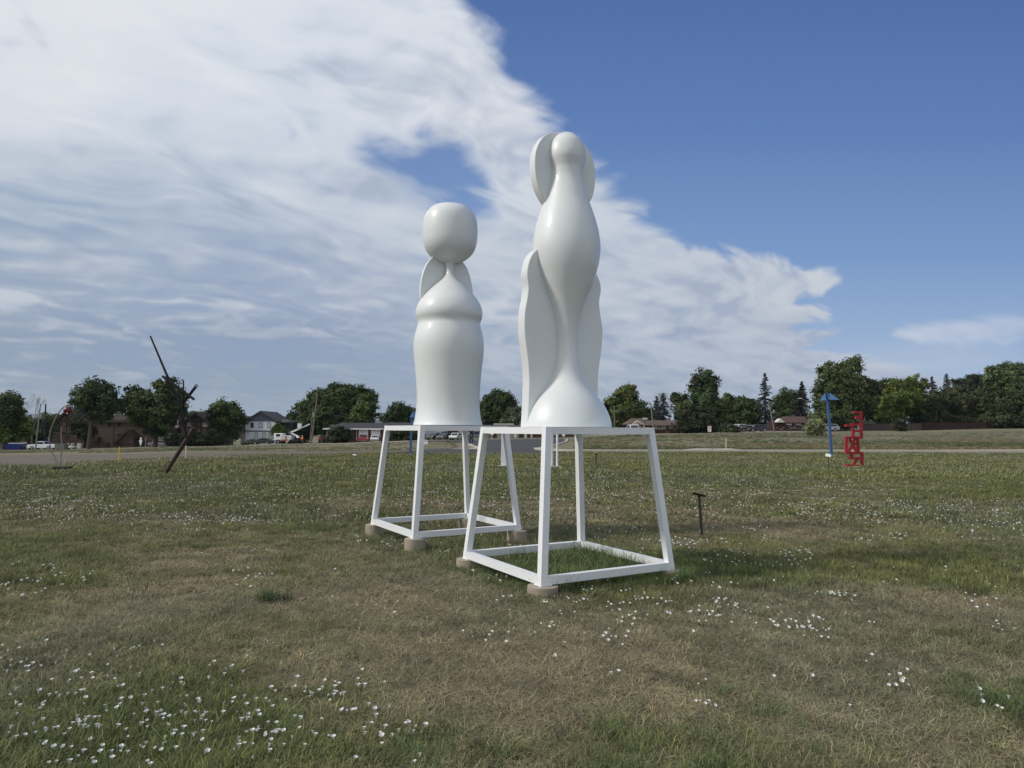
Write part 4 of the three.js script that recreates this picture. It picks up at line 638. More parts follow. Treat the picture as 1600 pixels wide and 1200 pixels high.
{ // blue dumpster
  const d = 148, g = ground(30, d), T = thing('dumpster', 'blue dumpster heaped with white bags left of the white pickup', 'dumpster', g), W = 26 * d / F;
  part(T, 'bin', [hexa([V(g.x - W / 2 + 0.15, g.y + 0.1, g.z + 0.85), V(g.x + W / 2 - 0.15, g.y + 0.1, g.z + 0.85), V(g.x + W / 2 - 0.15, g.y + 0.1, g.z - 0.85), V(g.x - W / 2 + 0.15, g.y + 0.1, g.z - 0.85)], [V(g.x - W / 2, g.y + 1.2, g.z + 0.95), V(g.x + W / 2, g.y + 1.2, g.z + 0.95), V(g.x + W / 2, g.y + 1.2, g.z - 0.95), V(g.x - W / 2, g.y + 1.2, g.z - 0.95)])], M.deepBlue);
  for (let k = 0; k < 6; k++) part(T, 'rib', [box(0.08, 1.0, 0.1, g.x + (k - 2.5) * W / 6, g.y + 0.68, g.z + 0.95)], M.deepBlue);
  part(T, 'rim', [box(W + 0.1, 0.1, 0.1, g.x, g.y + 1.22, g.z + 0.98), box(W + 0.1, 0.1, 0.1, g.x, g.y + 1.22, g.z - 0.98)], M.deepBlue);
  const r = rng(31); for (let k = 0; k < 6; k++) { const s = new THREE.IcosahedronGeometry(0.28, 2); s.scale(1.3, 0.7, 1); const P = s.attributes.position; for (let i = 0; i < P.count; i++) { const q = 1 + (fbm(P.getX(i) * 5 + k * 9, P.getY(i) * 5 + P.getZ(i) * 3, 2) - 0.5) * 0.5; P.setXYZ(i, P.getX(i) * q, P.getY(i) * q, P.getZ(i) * q); } s.computeVertexNormals(); s.translate(g.x + (k - 2.4) * 0.5, g.y + 1.3, g.z + (r() - 0.3) * 0.7); const t = shadows(new THREE.Mesh(s, M.offWhite)); t.name = numbered('rubbish_bag'); scene.add(tag(t, 'pale rubbish bag heaped on top of the blue dumpster', 'rubbish bag', 'rubbish bags on the blue dumpster')); }
  const T2 = thing('trailer', 'small dark flat trailer between the blue dumpster and the white pickup', 'trailer', ground(48, d)), g2 = ground(48, d);
  part(T2, 'deck', [box(1.2, 0.12, 1.5, g2.x, g2.y + 0.62, g2.z), box(1.25, 0.08, 0.08, g2.x, g2.y + 0.95, g2.z + 0.7), bar(V(g2.x - 0.9, g2.y + 0.05, g2.z + 0.7), V(g2.x - 0.5, g2.y + 0.95, g2.z + 0.7), 0.1)], M.midGrey); for (const s of [-1, 1]) { const w = new THREE.CylinderGeometry(0.3, 0.3, 0.2, 14); w.rotateX(Math.PI / 2); w.translate(g2.x, g2.y + 0.3, g2.z + s * 0.75); part(T2, 'wheel', [w], M.tyre); }
}
{ // utility box and golf cart
  const d = 142, g = ground(101, d), T = thing('utility_box', 'grey-green utility box behind the arched steel sculpture', 'utility box', g); part(T, 'cabinet', [rbox(2.0, 1.05, 1.2, 0.05, g.x, g.y + 0.52, g.z)], std(0.12, 0.13, 0.1, 0.7)); part(T, 'lid', [rbox(2.08, 0.1, 1.28, 0.03, g.x, g.y + 1.1, g.z)], std(0.14, 0.15, 0.12, 0.7)); part(T, 'door', [box(0.9, 0.8, 0.03, g.x - 0.47, g.y + 0.55, g.z + 0.61), box(0.9, 0.8, 0.03, g.x + 0.47, g.y + 0.55, g.z + 0.61)], std(0.13, 0.14, 0.11, 0.7));
  const q = ground(115, 150), G = thing('golf_cart', 'white golf cart parked before the brown apartments', 'golf cart', q);
  part(G, 'body', [hexa([V(q.x - 0.9, q.y + 0.3, q.z + 0.55), V(q.x + 0.9, q.y + 0.3, q.z + 0.55), V(q.x + 0.9, q.y + 0.3, q.z - 0.55), V(q.x - 0.9, q.y + 0.3, q.z - 0.55)], [V(q.x - 0.85, q.y + 0.62, q.z + 0.55), V(q.x + 0.9, q.y + 0.7, q.z + 0.55), V(q.x + 0.9, q.y + 0.7, q.z - 0.55), V(q.x - 0.85, q.y + 0.62, q.z - 0.55)]), bar(V(q.x - 0.8, q.y + 0.6, q.z), V(q.x - 0.5, q.y + 1.2, q.z), 0.5, 0.12)], M.white); part(G, 'seat', [rbox(0.5, 0.15, 1, 0.05, q.x + 0.2, q.y + 0.8, q.z), rbox(0.12, 0.5, 1, 0.05, q.x + 0.48, q.y + 1.05, q.z)], M.offWhite); part(G, 'steering_wheel', [new THREE.TorusGeometry(0.17, 0.02, 6, 16).translate(q.x - 0.25, q.y + 1.05, q.z)], M.black);
  for (const x of [-0.6, 0.6]) for (const z of [-0.5, 0.5]) { const w = new THREE.CylinderGeometry(0.24, 0.24, 0.2, 14); w.rotateX(Math.PI / 2); w.translate(q.x + x, q.y + 0.24, q.z + z); const o = part(G, 'wheel', [w], M.tyre); const rm = new THREE.CylinderGeometry(0.13, 0.13, 0.22, 10); rm.rotateX(Math.PI / 2); rm.translate(q.x + x, q.y + 0.24, q.z + z); part(o, 'hub', [rm], M.white); }
  const e = ground(129, 158), B = thing('storage_cabinet', 'pale storage cabinet standing right of the golf cart', 'cabinet', e); part(B, 'case', [rbox(0.85, 1.2, 0.7, 0.04, e.x, e.y + 0.6, e.z)], M.offWhite); part(B, 'lid', [rbox(0.92, 0.08, 0.76, 0.02, e.x, e.y + 1.24, e.z)], M.cream);
}
{ // orange play shed behind the cars
  const d = 175, g = ground(1167, d), T = thing('wooden_shed', 'small orange wooden shed behind the parked cars', 'shed', g); part(T, 'wall', [front(1160.5, 665, 1166.5, 676, d, 1.6), front(1167.6, 663.6, 1175.6, 676, d, 1.8, 0.3)], M.orangeWood); part(T, 'roof', [roof(1159.5, 1167.5, 665, 1161.5, 1166, 662.6, d, 1.8, 0.2), front(1167, 662.4, 1176.4, 663.4, d, 2.1, 0.4)], M.brownRoof); part(T, 'door', [front(1162, 667.6, 1165, 673, d, 0.06, 0.05)], M.timber);
}

// ---------------------------------------------------------------- poles, lamp, wires, signs
function utilityPole(label, px0, py0, px1, d, r, extras) { const b = ground(px1, d), t = at(px0, py0, d), T = thing('utility_pole', label, 'utility pole', b); part(T, 'pole', [rod(b.clone().setY(b.y - 0.3), t, r * 1.15, r * 0.8, 12)], M.pole); if (extras) extras(T, t, d); return T; }
utilityPole('tall wooden utility pole beside the bucket truck', 495.5, 618, 488.5, 150, 0.16, (T, t, d) => { part(T, 'transformer', [rod(t.clone().add(V(-0.55, -4.6, 0.2)), t.clone().add(V(-0.55, -3.7, 0.2)), 0.22)], M.grey); part(T, 'insulator', [rod(t.clone().add(V(0, 0, 0)), t.clone().add(V(0, 0.3, 0)), 0.06)], M.grey); part(T, 'bracket', [bar(t.clone().add(V(-0.6, -4.2, 0.1)), t.clone().add(V(0.1, -4.2, 0.1)), 0.08)], M.midGrey); });
utilityPole('thinner second pole leaning against the tall utility pole', 489.5, 634, 486.2, 151, 0.1);
utilityPole('wooden utility pole rising behind the right corner of the taller stand', 1016.8, 630, 1021.5, 138, 0.15);
utilityPole('wooden pole with cross wires left of the yellow-green leafy tree', 960, 634, 960, 168, 0.16, (T, t) => part(T, 'crossarm', [box(2.6, 0.14, 0.14, t.x, t.y - 1.2, t.z + 0.2)], M.pole));
utilityPole('leaning wooden pole before the dark brick house', 1201.6, 627.5, 1209, 150, 0.16);
utilityPole('tall grey tapered metal pole before the white pickup', 63.4, 631.5, 60.2, 104, 0.09).children[0].material = M.stainless;
utilityPole('thick dark pole rising behind the white pickup', 71.4, 631, 75, 152, 0.17).children[0].material = M.navy;
{ const d = 152, b = ground(1262.5, d), T = thing('street_lamp', 'street lamp with a curved arm before the dark purplish spruce', 'street lamp', b), t = at(1262.3, 629, d), e = at(1251.5, 622.6, d); part(T, 'pole', [rod(b, t, 0.1, 0.07)], M.grey); part(T, 'arm', [tube([t, at(1260.5, 627, d), at(1256, 624, d), e], 0.05, 12, 6)], M.grey); part(T, 'lamp_head', [rbox(0.8, 0.16, 0.35, 0.06, e.x - 0.2, e.y, e.z)], M.offWhite); }
function wire(label, pts, r = 0.022) { const o = shadows(new THREE.Mesh(tube(pts.map(p => at(...p)), r, 24, 4), M.midGrey)); o.name = numbered('power_line'); scene.add(tag(o, label, 'power line')); }
wire('power line sagging from the tall pole over the brick ranch roof', [[492, 643, 150], [520, 648, 152], [560, 655, 155], [600, 659, 158], [650, 661, 160]], 0.03);
wire('power line running past the smaller sculpture towards the right', [[640, 656, 165], [700, 660, 165], [760, 657, 165], [830, 652, 166]]);
wire('power line between the two poles right of the taller sculpture', [[960, 643, 168], [985, 642, 155], [1016.5, 635, 138]]);
wire('power line hanging before the tallest middle tree', [[1018, 634, 138], [1060, 641, 150], [1105, 641.5, 160], [1146, 641, 165]]);
function stake(label, px, d, h, w, m, name = 'marker_post', cat = 'marker post', lean = 0) { const b = ground(px, d), T = thing(name, label, cat, b); part(T, 'post', [bar(b.clone().setY(b.y - 0.1), b.clone().add(V(lean, h, 0)), w, w * 0.6)], m); part(T, 'cap', [box(w * 1.08, w * 0.5, w * 0.7, b.x + lean, b.y + h, b.z)], m); return T; }
stake('yellow marker post on the left edge of the dirt road', 190, 33.5, 0.7, 0.05, M.yellow, 'marker_post', 'marker post', 0.03);
stake('white marker post right of the dark steel sculpture', 293.6, 37, 0.68, 0.05, M.offWhite, 'marker_post', 'marker post', 0.03);
stake('pale yellow marker post right of the parking sign', 1133, 53.4, 0.98, 0.06, M.paleYellow);
{ // no-parking sign
  const d = 53.6, b = ground(1112.2, d), top = at(1108, 665.6, d), T = thing('parking_sign', 'white no-parking sign on a thin post by the kerb', 'sign', b);
  part(T, 'post', [bar(b.clone().setY(b.y - 0.2), V(top.x + 0.06, top.y - 0.1, top.z - 0.03), 0.05, 0.03)], std(0.16, 0.1, 0.08, 0.8));
  const cv = document.createElement('canvas'); cv.width = 96; cv.height = 144; const c = cv.getContext('2d'); c.fillStyle = '#e9e6e2'; c.fillRect(0, 0, 96, 144); c.strokeStyle = '#b0202a'; c.lineWidth = 3; c.strokeRect(4, 4, 88, 136); c.fillStyle = '#222'; c.font = 'bold 52px sans-serif'; c.textAlign = 'center'; c.fillText('P', 48, 66); c.lineWidth = 8; c.beginPath(); c.arc(48, 48, 32, 0, 7); c.stroke(); c.beginPath(); c.moveTo(26, 26); c.lineTo(70, 70); c.stroke();
  c.fillStyle = '#b0202a'; for (const [y, w] of [[96, 60], [108, 44], [120, 54]]) c.fillRect(48 - w / 2, y, w, 5);
  const tx = new THREE.CanvasTexture(cv); tx.colorSpace = THREE.SRGBColorSpace; const mm = new THREE.MeshStandardMaterial({ map: tx, roughness: 0.5 });
  const bd = part(T, 'board', [box(0.28, 0.45, 0.01, top.x + 0.03, top.y - 0.225, top.z)], M.white); const f = new THREE.PlaneGeometry(0.272, 0.442); f.translate(top.x + 0.03, top.y - 0.225, top.z + 0.009); part(bd, 'face', [f], mm);
}
{ const d = 126, b = ground(223.5, d), T = thing('road_sign', 'white road sign with plates above and below, left of the pipe sculpture', 'sign', b), s = d / F; const y = at(223.5, 689.5, d).y; const oc = new THREE.CylinderGeometry(2.6 * s, 2.6 * s, 0.04, 8); oc.rotateX(Math.PI / 2); oc.rotateZ(Math.PI / 8); oc.translate(b.x, y, b.z); part(T, 'octagon_plate', [oc], M.white); part(T, 'small_plate', [box(2.6 * s, 3.4 * s, 0.04, b.x, y + 4.2 * s, b.z), box(2.6 * s, 3.2 * s, 0.04, b.x, y - 4.1 * s, b.z)], M.white); part(T, 'post', [bar(b, V(b.x, y + 5 * s, b.z - 0.06), 0.08)], M.grey); }
{ const d = 128, b = ground(231, d), T = thing('road_sign', 'grey road sign on a post beside the white road sign', 'sign', b), s = d / F, y = at(231, 686, d).y; part(T, 'plate', [rbox(2.6 * s, 3.4 * s, 0.04, 0.015, b.x, y, b.z)], M.greyRoof); part(T, 'post', [bar(b, V(b.x, y, b.z - 0.06), 0.08)], M.grey); }
{ const d = 76, b = ground(664.5, d), T = thing('yard_sign', 'small white board on two legs seen under the smaller stand', 'sign', b), s = d / F; const c = at(664.5, 691, d); part(T, 'board', [box(7.4 * s, 6.6 * s, 0.03, c.x, c.y, c.z)], M.white); part(T, 'line', [box(5 * s, 0.6 * s, 0.01, c.x, c.y + 1.8 * s, c.z + 0.021)], M.deepBlue); for (const k of [-1, 1]) part(T, 'leg', [bar(V(b.x + k * 3 * s, b.y - 0.1, b.z - 0.03), V(b.x + k * 3 * s, c.y + 2 * s, b.z - 0.03), 0.03)], M.grey); }
{ const d = 84, b = ground(737, d), T = thing('sign_post', 'pair of dark blue posts on pale feet by the street corner', 'sign', b), s = d / F; for (const px of [735.2, 739]) { const p = ground(px, d), t = at(px, 669, d); part(T, 'post', [bar(p, V(t.x, t.y, p.z), 0.16)], M.navy); part(T, 'foot', [rbox(0.32, 0.16, 0.3, 0.03, p.x, p.y + 0.08, p.z)], M.offWhite); } const t = at(737, 672, d); part(T, 'board', [box(0.7, 0.5, 0.06, t.x, t.y, t.z + 0.12)], M.navy); }
{ const d = 70, b = ground(881.2, d), T = thing('small_sign', 'small white sign on a thin pole seen under the taller stand', 'sign', b), t = at(880.6, 679, d); part(T, 'board', [box(0.28, 0.36, 0.02, t.x, t.y, t.z)], M.white); part(T, 'post', [bar(b, t.clone().add(V(0, 0, -0.03)), 0.05)], M.grey); }
{ const d = 140, b = ground(769.2, d), T = thing('mailbox', 'white mailbox on a post before the flat-roofed house', 'mailbox', b), t = at(769.2, 678.6, d); const g = new THREE.CylinderGeometry(0.16, 0.16, 0.5, 12, 1); g.rotateZ(Math.PI / 2); g.translate(t.x, t.y, t.z); part(T, 'box', [g], M.white); part(T, 'post', [bar(b, t, 0.1)], M.white); }

// ---------------------------------------------------------------- workers by the truck (small in the picture)
function worker(label, px, d, shirtM, legsM, turn, reach) {
  const b = ground(px, d), T = thing('person', label, 'person', b); T.rotation.y = turn;
  const J = { hip: [0, 0.95, 0], chest: [0, 1.3, 0.02], neck: [0, 1.5, 0.02], head: [0, 1.63, 0.04], ls: [0.19, 1.42, 0], rs: [-0.19, 1.42, 0], le: [0.27, 1.16, 0.04], re: [-0.27, 1.16, reach], lw: [0.25, 0.94, 0.14], rw: [-0.22, 1.1 - reach * 0.2, 0.2 + reach], lh: [0.09, 0.92, 0], rh: [-0.09, 0.92, 0], lk: [0.11, 0.5, 0.05], rk: [-0.12, 0.5, 0.02], la: [0.12, 0.09, -0.02], ra: [-0.14, 0.09, -0.03], lt: [0.14, 0.04, 0.16], rt: [-0.17, 0.04, 0.15] };
  const cap = (a, b, r0, r1) => ({ a: V(...(Array.isArray(a) ? a : J[a])), b: V(...(Array.isArray(b) ? b : J[b])), r0, r1 });
  function mesh(bones, lo, hi, n, k = 0.03) {
    const mc = new MarchingCubes(n, new THREE.MeshBasicMaterial(), false, false, 60000); mc.isolation = 0; const S = hi.clone().sub(lo), m = Math.max(S.x, S.y, S.z), c = lo.clone().add(hi).multiplyScalar(0.5);
    const p = V(0, 0, 0), ba = V(0, 0, 0), pa = V(0, 0, 0);
    for (let z = 0; z < n; z++) for (let y = 0; y < n; y++) for (let x = 0; x < n; x++) {
      p.set((x - n / 2) / (n / 2), (y - n / 2) / (n / 2), (z - n / 2) / (n / 2)).multiplyScalar(m / 2).add(c); let d = 1e9;
      for (const q of bones) { ba.subVectors(q.b, q.a); pa.subVectors(p, q.a); const t = clamp(pa.dot(ba) / Math.max(1e-9, ba.lengthSq())); const e = pa.addScaledVector(ba, -t).length() - lerp(q.r0, q.r1, t); const h = clamp(0.5 + 0.5 * (d - e) / k); d = d > 1e8 ? e : lerp(d, e, h) - k * h * (1 - h); }
      mc.field[x + y * n + z * n * n] = -d;
    }
    mc.update(); const cnt = mc.count, g = new THREE.BufferGeometry(); const P = new Float32Array(mc.positionArray.slice(0, cnt * 3)); for (let i = 0; i < cnt; i++) { P[i * 3] = P[i * 3] * m / 2 + c.x; P[i * 3 + 1] = P[i * 3 + 1] * m / 2 + c.y; P[i * 3 + 2] = P[i * 3 + 2] * m / 2 + c.z; }
    g.setAttribute('position', new THREE.BufferAttribute(P, 3)); g.setAttribute('normal', new THREE.BufferAttribute(new Float32Array(mc.normalArray.slice(0, cnt * 3)), 3)); return plain(g);
  }
  const limbs = [cap('hip', 'chest', 0.13, 0.15), cap('chest', 'neck', 0.12, 0.06), cap('neck', 'head', 0.055, 0.06), cap('ls', 'le', 0.06, 0.045), cap('le', 'lw', 0.042, 0.03), cap('rs', 're', 0.06, 0.045), cap('re', 'rw', 0.042, 0.03), cap('lh', 'lk', 0.09, 0.06), cap('lk', 'la', 0.055, 0.04), cap('rh', 'rk', 0.09, 0.06), cap('rk', 'ra', 0.055, 0.04), cap('la', 'lt', 0.045, 0.035), cap('ra', 'rt', 0.045, 0.035)];
  const head = [cap([0, 1.63, 0.03], [0, 1.69, 0.02], 0.085, 0.09), cap([0, 1.58, 0.06], [0, 1.6, 0.06], 0.05, 0.055), cap([0, 1.625, 0.12], [0, 1.645, 0.11], 0.014, 0.01), cap([0.09, 1.62, 0.02], [0.09, 1.65, 0.02], 0.018, 0.02), cap([-0.09, 1.62, 0.02], [-0.09, 1.65, 0.02], 0.018, 0.02)];
  const hand = (w, s, from) => { const W = V(...J[w]), dir = W.clone().sub(V(...J[from])).normalize(), side = V(1, 0, 0), out = [{ a: W, b: W.clone().addScaledVector(dir, 0.08), r0: 0.026, r1: 0.034 }]; [[-0.027, 0.065], [-0.009, 0.08], [0.009, 0.075], [0.027, 0.058]].forEach(([o, l]) => { const k = W.clone().addScaledVector(dir, 0.09).addScaledVector(side, o), m = k.clone().addScaledVector(dir, l * 0.55); out.push({ a: k, b: m, r0: 0.009, r1: 0.0085 }, { a: m, b: m.clone().addScaledVector(dir, l * 0.4).add(V(0, -0.012, -0.012)), r0: 0.0085, r1: 0.007 }); }); const th = W.clone().addScaledVector(dir, 0.03).addScaledVector(side, -0.03 * s); out.push({ a: th, b: th.clone().addScaledVector(dir, 0.045).add(V(-0.02 * s, 0, 0.012)), r0: 0.011, r1: 0.009 }); return out; };
  const around = w => [V(...J[w]).add(V(-0.14, -0.2, -0.14)), V(...J[w]).add(V(0.14, 0.14, 0.24))];
  const gs = [mesh(limbs, V(-0.95, -0.05, -0.95), V(0.95, 1.85, 0.95), 80), mesh(head, V(-0.16, 1.48, -0.14), V(0.16, 1.82, 0.2), 50, 0.02), mesh(hand('lw', 1, 'le'), ...around('lw'), 56, 0.008), mesh(hand('rw', -1, 're'), ...around('rw'), 56, 0.008)];
  const add = (n, g, m) => { const o = shadows(new THREE.Mesh(g, m)); o.name = n; T.add(o); return o; };
  const bd = add('body', join(gs), M.skin); for (const s of [-1, 1]) { const e = new THREE.SphereGeometry(0.012, 8, 6); e.translate(s * 0.035, 1.665, 0.108); const o = shadows(new THREE.Mesh(e, M.black)); o.name = 'eye'; bd.add(o); } const mo = box(0.045, 0.008, 0.01, 0, 1.588, 0.112); const mm = shadows(new THREE.Mesh(mo, M.tail)); mm.name = 'mouth'; bd.add(mm);
  const grow = (q, e) => ({ ...q, r0: q.r0 + e, r1: q.r1 + e });
  add('jacket', mesh([limbs[0], limbs[3], limbs[4], limbs[5], limbs[6], cap('chest', [0, 1.44, 0.02], 0.14, 0.09)].map(q => grow(q, 0.022)), V(-0.9, 0.4, -0.9), V(0.9, 2.2, 0.9), 72), shirtM);
  add('trousers', mesh([cap('lh', 'rh', 0.1, 0.1), limbs[7], limbs[8], limbs[9], limbs[10]].map(q => grow(q, 0.02)), V(-0.55, 0.02, -0.55), V(0.55, 1.12, 0.55), 64), legsM);
  add('boots', mesh([limbs[11], limbs[12]].map(q => grow(q, 0.018)), V(-0.35, -0.15, -0.35), V(0.35, 0.55, 0.35), 48), M.black);
  const hp = new THREE.SphereGeometry(0.118, 18, 10, 0, 6.284, 0, 1.55); hp.translate(0, 1.69, 0.02); const br = new THREE.CylinderGeometry(0.15, 0.15, 0.012, 20); br.scale(1, 1, 1.15); br.translate(0, 1.695, 0.035); add('helmet', join([hp, br]), M.offWhite);
}
worker('worker in an orange jacket standing behind the bucket truck', 474.6, 150, M.orange, M.jeans, -0.8, 0.12);
worker('worker in a red top standing right of the utility pole', 501.4, 154, M.workRed, M.navy, 0.6, 0.02);
// ---------------------------------------------------------------- the two white stands and their sculptures
const YAW = 0.527;
function stand(label, cx, cz, b, t, h, y0, yaw, pierR) {
  const O = V(cx, 0, cz), T = thing('white_stand', label, 'stand', O); T.rotation.y = yaw;
  const s = 0.075, add = (n, g, m) => { const o = shadows(new THREE.Mesh(join(g), m)); o.name = n; T.add(o); return o; };
  const y1 = y0 + h, C = [[-1, 1], [1, 1], [1, -1], [-1, -1]];
  for (const [u, v] of C) { const q = (half, y) => [[0, 0], [-u * s, 0], [-u * s, -v * s], [0, -v * s]].map(([dx, dz]) => V(u * half + dx, y, v * half + dz)); let lo = q(b / 2, y0), hi = q(t / 2, y1); if (u * v > 0) { lo.reverse(); hi.reverse(); } add('leg', [hexa(lo, hi)], M.whiteSteel); }
  for (const [half, y, n] of [[b / 2 - 0.003, y0 + 0.0, 'rail'], [t / 2 + (b - t) / 2 * (s / 2) / h - 0.001, y1 - s, 'top']]) for (const k of [0, 1, 2, 3]) {
    const L = 2 * half - 2 * s + 0.012, hh = n === 'top' ? s - 0.002 : s + 0.002, g = box(k % 2 ? s : L, hh, k % 2 ? L : s, k === 1 ? half - s / 2 : k === 3 ? -half + s / 2 : 0, y + hh / 2, k === 0 ? half - s / 2 : k === 2 ? -half + s / 2 : 0); add('rail', [g], M.whiteSteel);
  }
  add('deck_plate', [box(t - 2 * s - 0.004, 0.012, t - 2 * s - 0.004, 0, y1 - 0.012, 0)], M.whiteSteel);
  for (const [u, v] of C) add('weld_plate', [box(0.13, 0.008, 0.13, u * (b / 2 - 0.06), y0 - 0.0045, v * (b / 2 - 0.06))], M.whiteSteel);
  return { T, y1, y0, corner: (u, v) => V(u * (b / 2 - 0.05), 0, v * (b / 2 - 0.05)).applyAxisAngle(V(0, 1, 0), yaw).add(O) };
}
const S1 = stand('white steel stand under the taller sculpture, in tall grass', 0.6074, -8.0071, 1.7242, 1.4287, 1.5371, 0.1018, 0.5226);
const S2 = stand('white steel stand under the smaller sculpture on four piers', -1.028, -10.7474, 1.7242, 1.4287, 1.5371, 0.1282, 0.5329);
function pier(label, p, r, h, seed) {
  const g = new THREE.CylinderGeometry(r, r * 1.02, h + 0.2, 40, 8), P = g.attributes.position; g.translate(0, (h - 0.2) / 2, 0);
  for (let i = 0; i < P.count; i++) { const x = P.getX(i), y = P.getY(i), z = P.getZ(i), a = Math.atan2(x, z), k = 1 + (fbm(Math.cos(a) * 4 + seed * 7, Math.sin(a) * 4 + y * 9, 3) - 0.5) * 0.06 - (y > h - 0.001 && Math.hypot(x, z) > r * 0.9 ? 0.03 * Math.max(0, fbm(Math.cos(a) * 3 + seed, Math.sin(a) * 3, 2) - 0.5) : 0); P.setXYZ(i, x * k, y, z * k); } g.computeVertexNormals();
  const U = g.attributes.uv; for (let i = 0; i < U.count; i++) U.setXY(i, U.getX(i) * 1.2 + seed * 0.3, U.getY(i) * 0.5);
  const o = shadows(new THREE.Mesh(g, M.concrete)); o.name = numbered('concrete_pier'); o.position.set(p.x, 0, p.z); scene.add(o); return tag(o, label, 'pier');
}
pier('round concrete pier under the front corner of the taller sculpture\'s stand', S1.corner(-1, 1), 0.15, 0.092, 1);
pier('round concrete pier under the left corner of the taller sculpture\'s stand', S1.corner(-1, -1), 0.14, 0.092, 2);
pier('concrete pier hidden in grass under the right corner of the taller sculpture\'s stand', S1.corner(1, 1), 0.12, 0.092, 3);
pier('concrete pier in the grass under the back corner of the taller sculpture\'s stand', S1.corner(1, -1), 0.12, 0.092, 4);
pier('tall round concrete pier under the front corner of the smaller sculpture\'s stand', S2.corner(-1, 1), 0.145, 0.118, 5);
pier('round concrete pier under the left corner of the smaller sculpture\'s stand', S2.corner(-1, -1), 0.145, 0.118, 6);
pier('round concrete pier under the right corner of the smaller sculpture\'s stand', S2.corner(1, 1), 0.145, 0.118, 7);
pier('round concrete pier under the back corner of the smaller sculpture\'s stand', S2.corner(1, -1), 0.145, 0.118, 8);

function smooth(pts, n) { return new THREE.SplineCurve(pts.map(p => new THREE.Vector2(p[0], p[1]))).getPoints(n); }
// turned body: list of [row, half width] of the outline, seen d metres ahead about column px
function turned(list, px, d, yBase, n = 150) { const k = d / F; const pts = list.map(([py, hw]) => [Math.max(0.0005, hw * k), at(px, py, d).y - yBase]); pts.sort((a, b) => a[1] - b[1]); const c = smooth(pts, n).map(v => new THREE.Vector2(Math.max(0.0005, v.x), v.y)); return new THREE.LatheGeometry(c, 72); }
function slab(outline, thick, bevel) { // smooth outline; an open one is closed by a straight foot
  const s = new THREE.Shape(smooth(outline, 140).map(v => new THREE.Vector2(v.x, v.y))); const g = new THREE.ExtrudeGeometry(s, { depth: thick - 2 * bevel, bevelEnabled: true, bevelSize: bevel, bevelThickness: bevel, bevelOffset: -bevel, bevelSegments: 3 }); g.translate(0, 0, -thick + bevel); return g; }
function sculpture(label, S, yaw, d, px, profile, plates, mat) {
  const ax = at(px, 640, d), T = thing('white_sculpture', label, 'sculpture', V(ax.x, S.y1, -d)); T.rotation.y = yaw;
  const add = (n, g) => { const o = shadows(new THREE.Mesh(g, mat)); o.name = n; T.add(o); return o; };
  for (const [n, list] of profile) { const g = turned(list, px, d, S.y1); const o = add(n, g); o.rotation.y = 0.4; }
  const k = d / F / Math.cos(yaw);
  for (const { name, c, pts, thick, back, bevel } of plates) { const o = pts.map(([x, y]) => [(x - c) * k, at(px, y, d).y - S.y1]); const g = slab(o, thick, bevel); g.translate((c - px) * d / F * Math.cos(yaw) + back * Math.sin(yaw) * Math.cos(yaw), 0, -back + (c - px) * d / F * Math.sin(yaw) * 0); add(name, g); }
  return T;
}
sculpture('taller glossy white sculpture like a winged figure with a narrow waist', S1, 0.5226, 7.99, 884.8,
  [['body', [[208.6, 0.00], [209, 6.42], [211, 12.84], [214, 17.33], [219, 22.47], [226, 27.28], [234, 29.96], [243, 31.25], [251, 30.82], [259, 28.67], [266, 26.96], [273, 26.54], [281, 26.96], [292, 29.31], [303, 32.52], [315, 36.00], [327, 40.29], [346, 46.74], [368, 51.97], [389, 54.00], [406, 52.55], [420, 49.67], [432, 45.73], [445, 40.86], [458, 35.10], [471, 29.75], [484, 25.04], [497, 21.40], [510, 19.05], [524, 17.33], [538, 16.69], [552, 17.55], [566, 19.69], [578, 22.47], [588, 25.90], [597, 30.39], [605, 35.95], [613, 42.80], [621, 49.86], [630, 56.71], [640, 62.70], [650, 66.99], [659, 69.76], [667.4, 71.05]]]],
  [{ name: 'head_disc', c: 884.2, thick: 0.12, back: 0.004, bevel: 0.012, pts: [[884, 208], [866, 210], [851, 218], [841, 231], [835, 247], [833.4, 264], [834.4, 281], [838.4, 298], [846, 313], [857, 326], [870, 333], [884, 335], [898, 333], [911, 326], [922, 313], [930, 298], [934, 281], [935, 264], [933.4, 247], [927.4, 231], [917.4, 218], [902, 210], [884, 208]] },
  { name: 'wing_panel', c: 882, thick: 0.15, back: 0.004, bevel: 0.012, pts: [[940, 667.6], [938.6, 645], [938, 623], [938.4, 587], [940.8, 566], [944, 545], [946, 525], [946.2, 507], [943.3, 488.5], [940.8, 470], [941.5, 460], [943.8, 447], [942.8, 435.5], [939, 426], [930, 411], [915, 395], [900, 389], [882, 388], [860, 389], [843, 393], [834, 399], [826.5, 411], [822.3, 426], [821.5, 438], [823.4, 455], [822, 471], [818.8, 489], [817.6, 507], [818.2, 527], [820.8, 548], [823.8, 571], [825.2, 594], [824.7, 620], [823.6, 645], [822.6, 667.6]] }], M.gloss);
